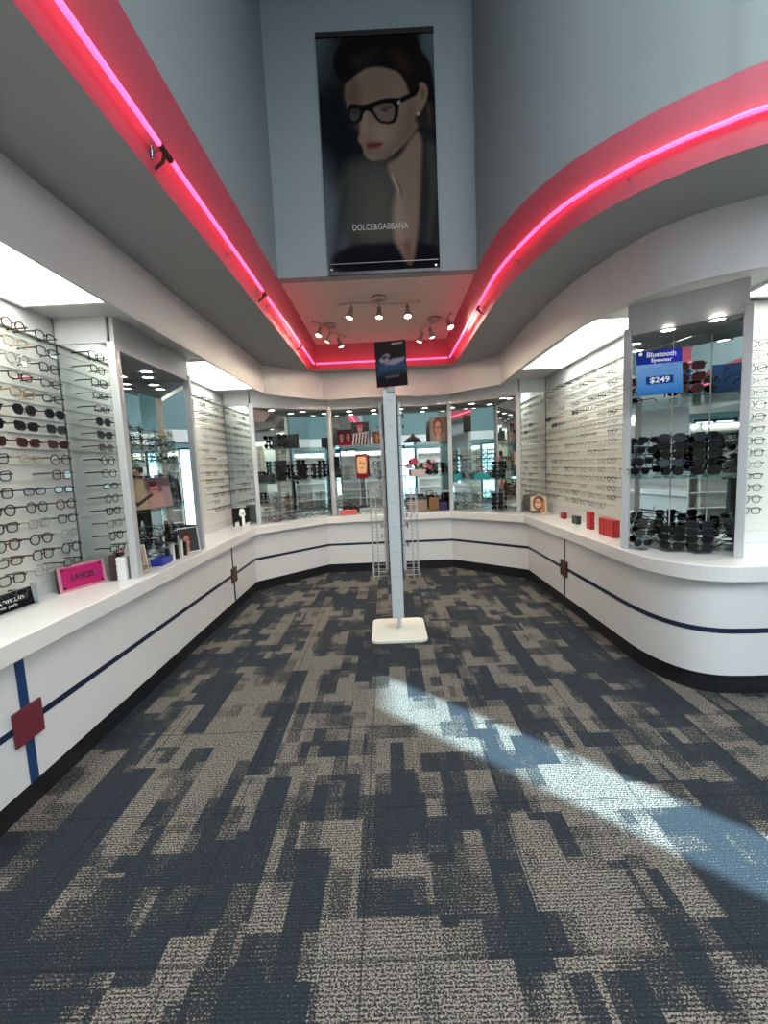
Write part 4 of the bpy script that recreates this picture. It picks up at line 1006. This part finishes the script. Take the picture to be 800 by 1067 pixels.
t = thing('service_desk', 'white service desk with dark top seen in the mirrors', 'desk', (3.2, -3.1, 0))
MB().box((3.2, -3.1, .5), (1.8, .6, 1.0)).build('body', white_lam, t, bevel=.01)
MB().box((3.2, -3.1, 1.02), (1.95, .72, .04)).build('desk_top', blackm, t, bevel=.005)
shelf_unit(-.45, -4.25, PI, 'white lit shelf unit left of the shop door seen in mirrors')
shelf_unit(1.95, -4.25, PI, 'white lit shelf unit right of the shop door seen in mirrors')
struct(MB().box(((XL+XR)/2, YF+.02, 2.62), (XR-XL-.1, .04, .34)).build('trim_3', white_paint))
struct(MB().box((XR-.02, -1.2, 2.78), (.04, 6.0, .2)).build('trim_4', white_paint))
for k, (x, y) in enumerate([(2.4, -2.3), (3.2, -2.2)]):
    t = thing('stool', 'black round stool at the %s of the service desk seen in mirrors' % ['left', 'right'][k], 'stool', (x, y, 0))
    MB().lathe([(0, .62), (.17, .62), (.18, .65), (.16, .69), (0, .70)], (x, y, 0), 20).build('seat', blackm, t)
    MB().tube([(x, y, .03), (x, y, .62)], .025, 10).build('pole', chrome, t)
    MB().lathe([(0, .03), (.05, .03), (.20, .015), (.20, 0), (0, 0)], (x, y, 0), 20).build('base', chrome, t)
# the photographer
def skin_body(name, joints, edges, m_, parent=None, sub=1, root=0):
    me = bpy.data.meshes.new(name); me.from_pydata([j[0] for j in joints], edges, [])
    o = bpy.data.objects.new(name, me); C.objects.link(o); me.materials.append(m_)
    md = o.modifiers.new('skin', 'SKIN'); md.use_smooth_shade = True
    for v, j in zip(me.skin_vertices[0].data, joints): v.radius = (j[1], j[2] if len(j) > 2 else j[1])
    me.skin_vertices[0].data[root].use_root = True
    s_ = o.modifiers.new('sub', 'SUBSURF'); s_.levels = sub; s_.render_levels = sub
    if parent is not None: o.parent = parent
    return o
py = -.36
J = [((0, py, .92), .15, .11), ((0, py, 1.12), .13, .10), ((0, py-.01, 1.32), .16, .11), ((0, py, 1.43), .07, .07), ((0, py+.02, 1.50), .05, .05),
     ((.17, py, 1.37), .055), ((.24, py+.02, 1.14), .045), ((.12, py+.20, 1.40), .033), ((.085, py+.26, 1.50), .028),
     ((-.17, py, 1.37), .055), ((-.24, py+.02, 1.14), .045), ((-.12, py+.20, 1.40), .033), ((-.085, py+.26, 1.50), .028),
     ((.10, py, .82), .09), ((.11, py+.01, .48), .06), ((.11, py-.02, .09), .04), ((.12, py+.11, .035), .033),
     ((-.10, py, .82), .09), ((-.11, py+.01, .48), .06), ((-.11, py-.02, .09), .04), ((-.12, py+.11, .035), .033)]
E_ = [(0,1),(1,2),(2,3),(3,4),(2,5),(5,6),(6,7),(7,8),(2,9),(9,10),(10,11),(11,12),(0,13),(13,14),(14,15),(15,16),(0,17),(17,18),(18,19),(19,20)]
per = skin_body('person', J, E_, cloth_dark, None, 2); tag(per, 'person in dark clothes holding up a phone, reflected in the mirrors', 'person')
hd = [((0, py+.02, 1.50), .048), ((0, py+.03, 1.58), .068, .075), ((0, py+.02, 1.67), .080, .088), ((0, py, 1.74), .055, .06)]
skin_body('head', hd, [(0, 1), (1, 2), (2, 3)], skin, per, 2)
hr = MB().lathe([(.092, -.02), (.100, .04), (.085, .10), (.045, .135), (0, .142)], (0, py-.012, 1.645), 18).build('hair', hair_m, per, origin=(0, 0, 0))
fc = MB()
for sx_ in (-.03, .03): fc.lathe([(0, -.009), (.009, 0), (0, .009)], (sx_, py+.105, 1.655), 8)
fc.build('eyes', blackm, per)
MB().tube([(0, py+.10, 1.655), (0, py+.125, 1.62), (0, py+.10, 1.612)], [.008, .012, .007], 8).build('nose', skin, per)
MB().tube([(-.022, py+.098, 1.578), (0, py+.106, 1.578), (.022, py+.098, 1.578)], .005, 6).build('mouth', mat('lips', (.35, .08, .07), .5), per)
for sg in (-1, 1):
    for k in range(4):
        z_ = 1.535+.018*k-.03; x0 = sg*.083
        skin_body('finger', [((x0, py+.265, z_), .012), ((sg*.088, py+.295, z_+.002), .009), ((sg*.070, py+.312, z_+.004), .008), ((sg*.055, py+.306, z_+.004), .0065)], [(0, 1), (1, 2), (2, 3)], skin, per, 1)
    skin_body('thumb', [((sg*.08, py+.26, 1.50), .013), ((sg*.066, py+.275, 1.53), .010), ((sg*.045, py+.282, 1.545), .008)], [(0, 1), (1, 2)], skin, per, 1)
    skin_body('hand', [((sg*.085, py+.235, 1.48), .028, .02), ((sg*.086, py+.265, 1.52), .024, .030)], [(0, 1)], skin, per, 1)
t = thing('phone', 'dark phone held up sideways by the reflected person', 'phone', (0, -.05, 1.515))
MB().box((0, -.056, 1.548), (.15, .008, .073)).build('body', blackm, t, bevel=.003)
MB().box((0, -.0605, 1.548), (.142, .001, .066)).build('screen', mat('screen', (.02, .02, .03), .1, emit=.6, ecol=(.5, .5, .55)), t)
print('COUNTS', COUNT)
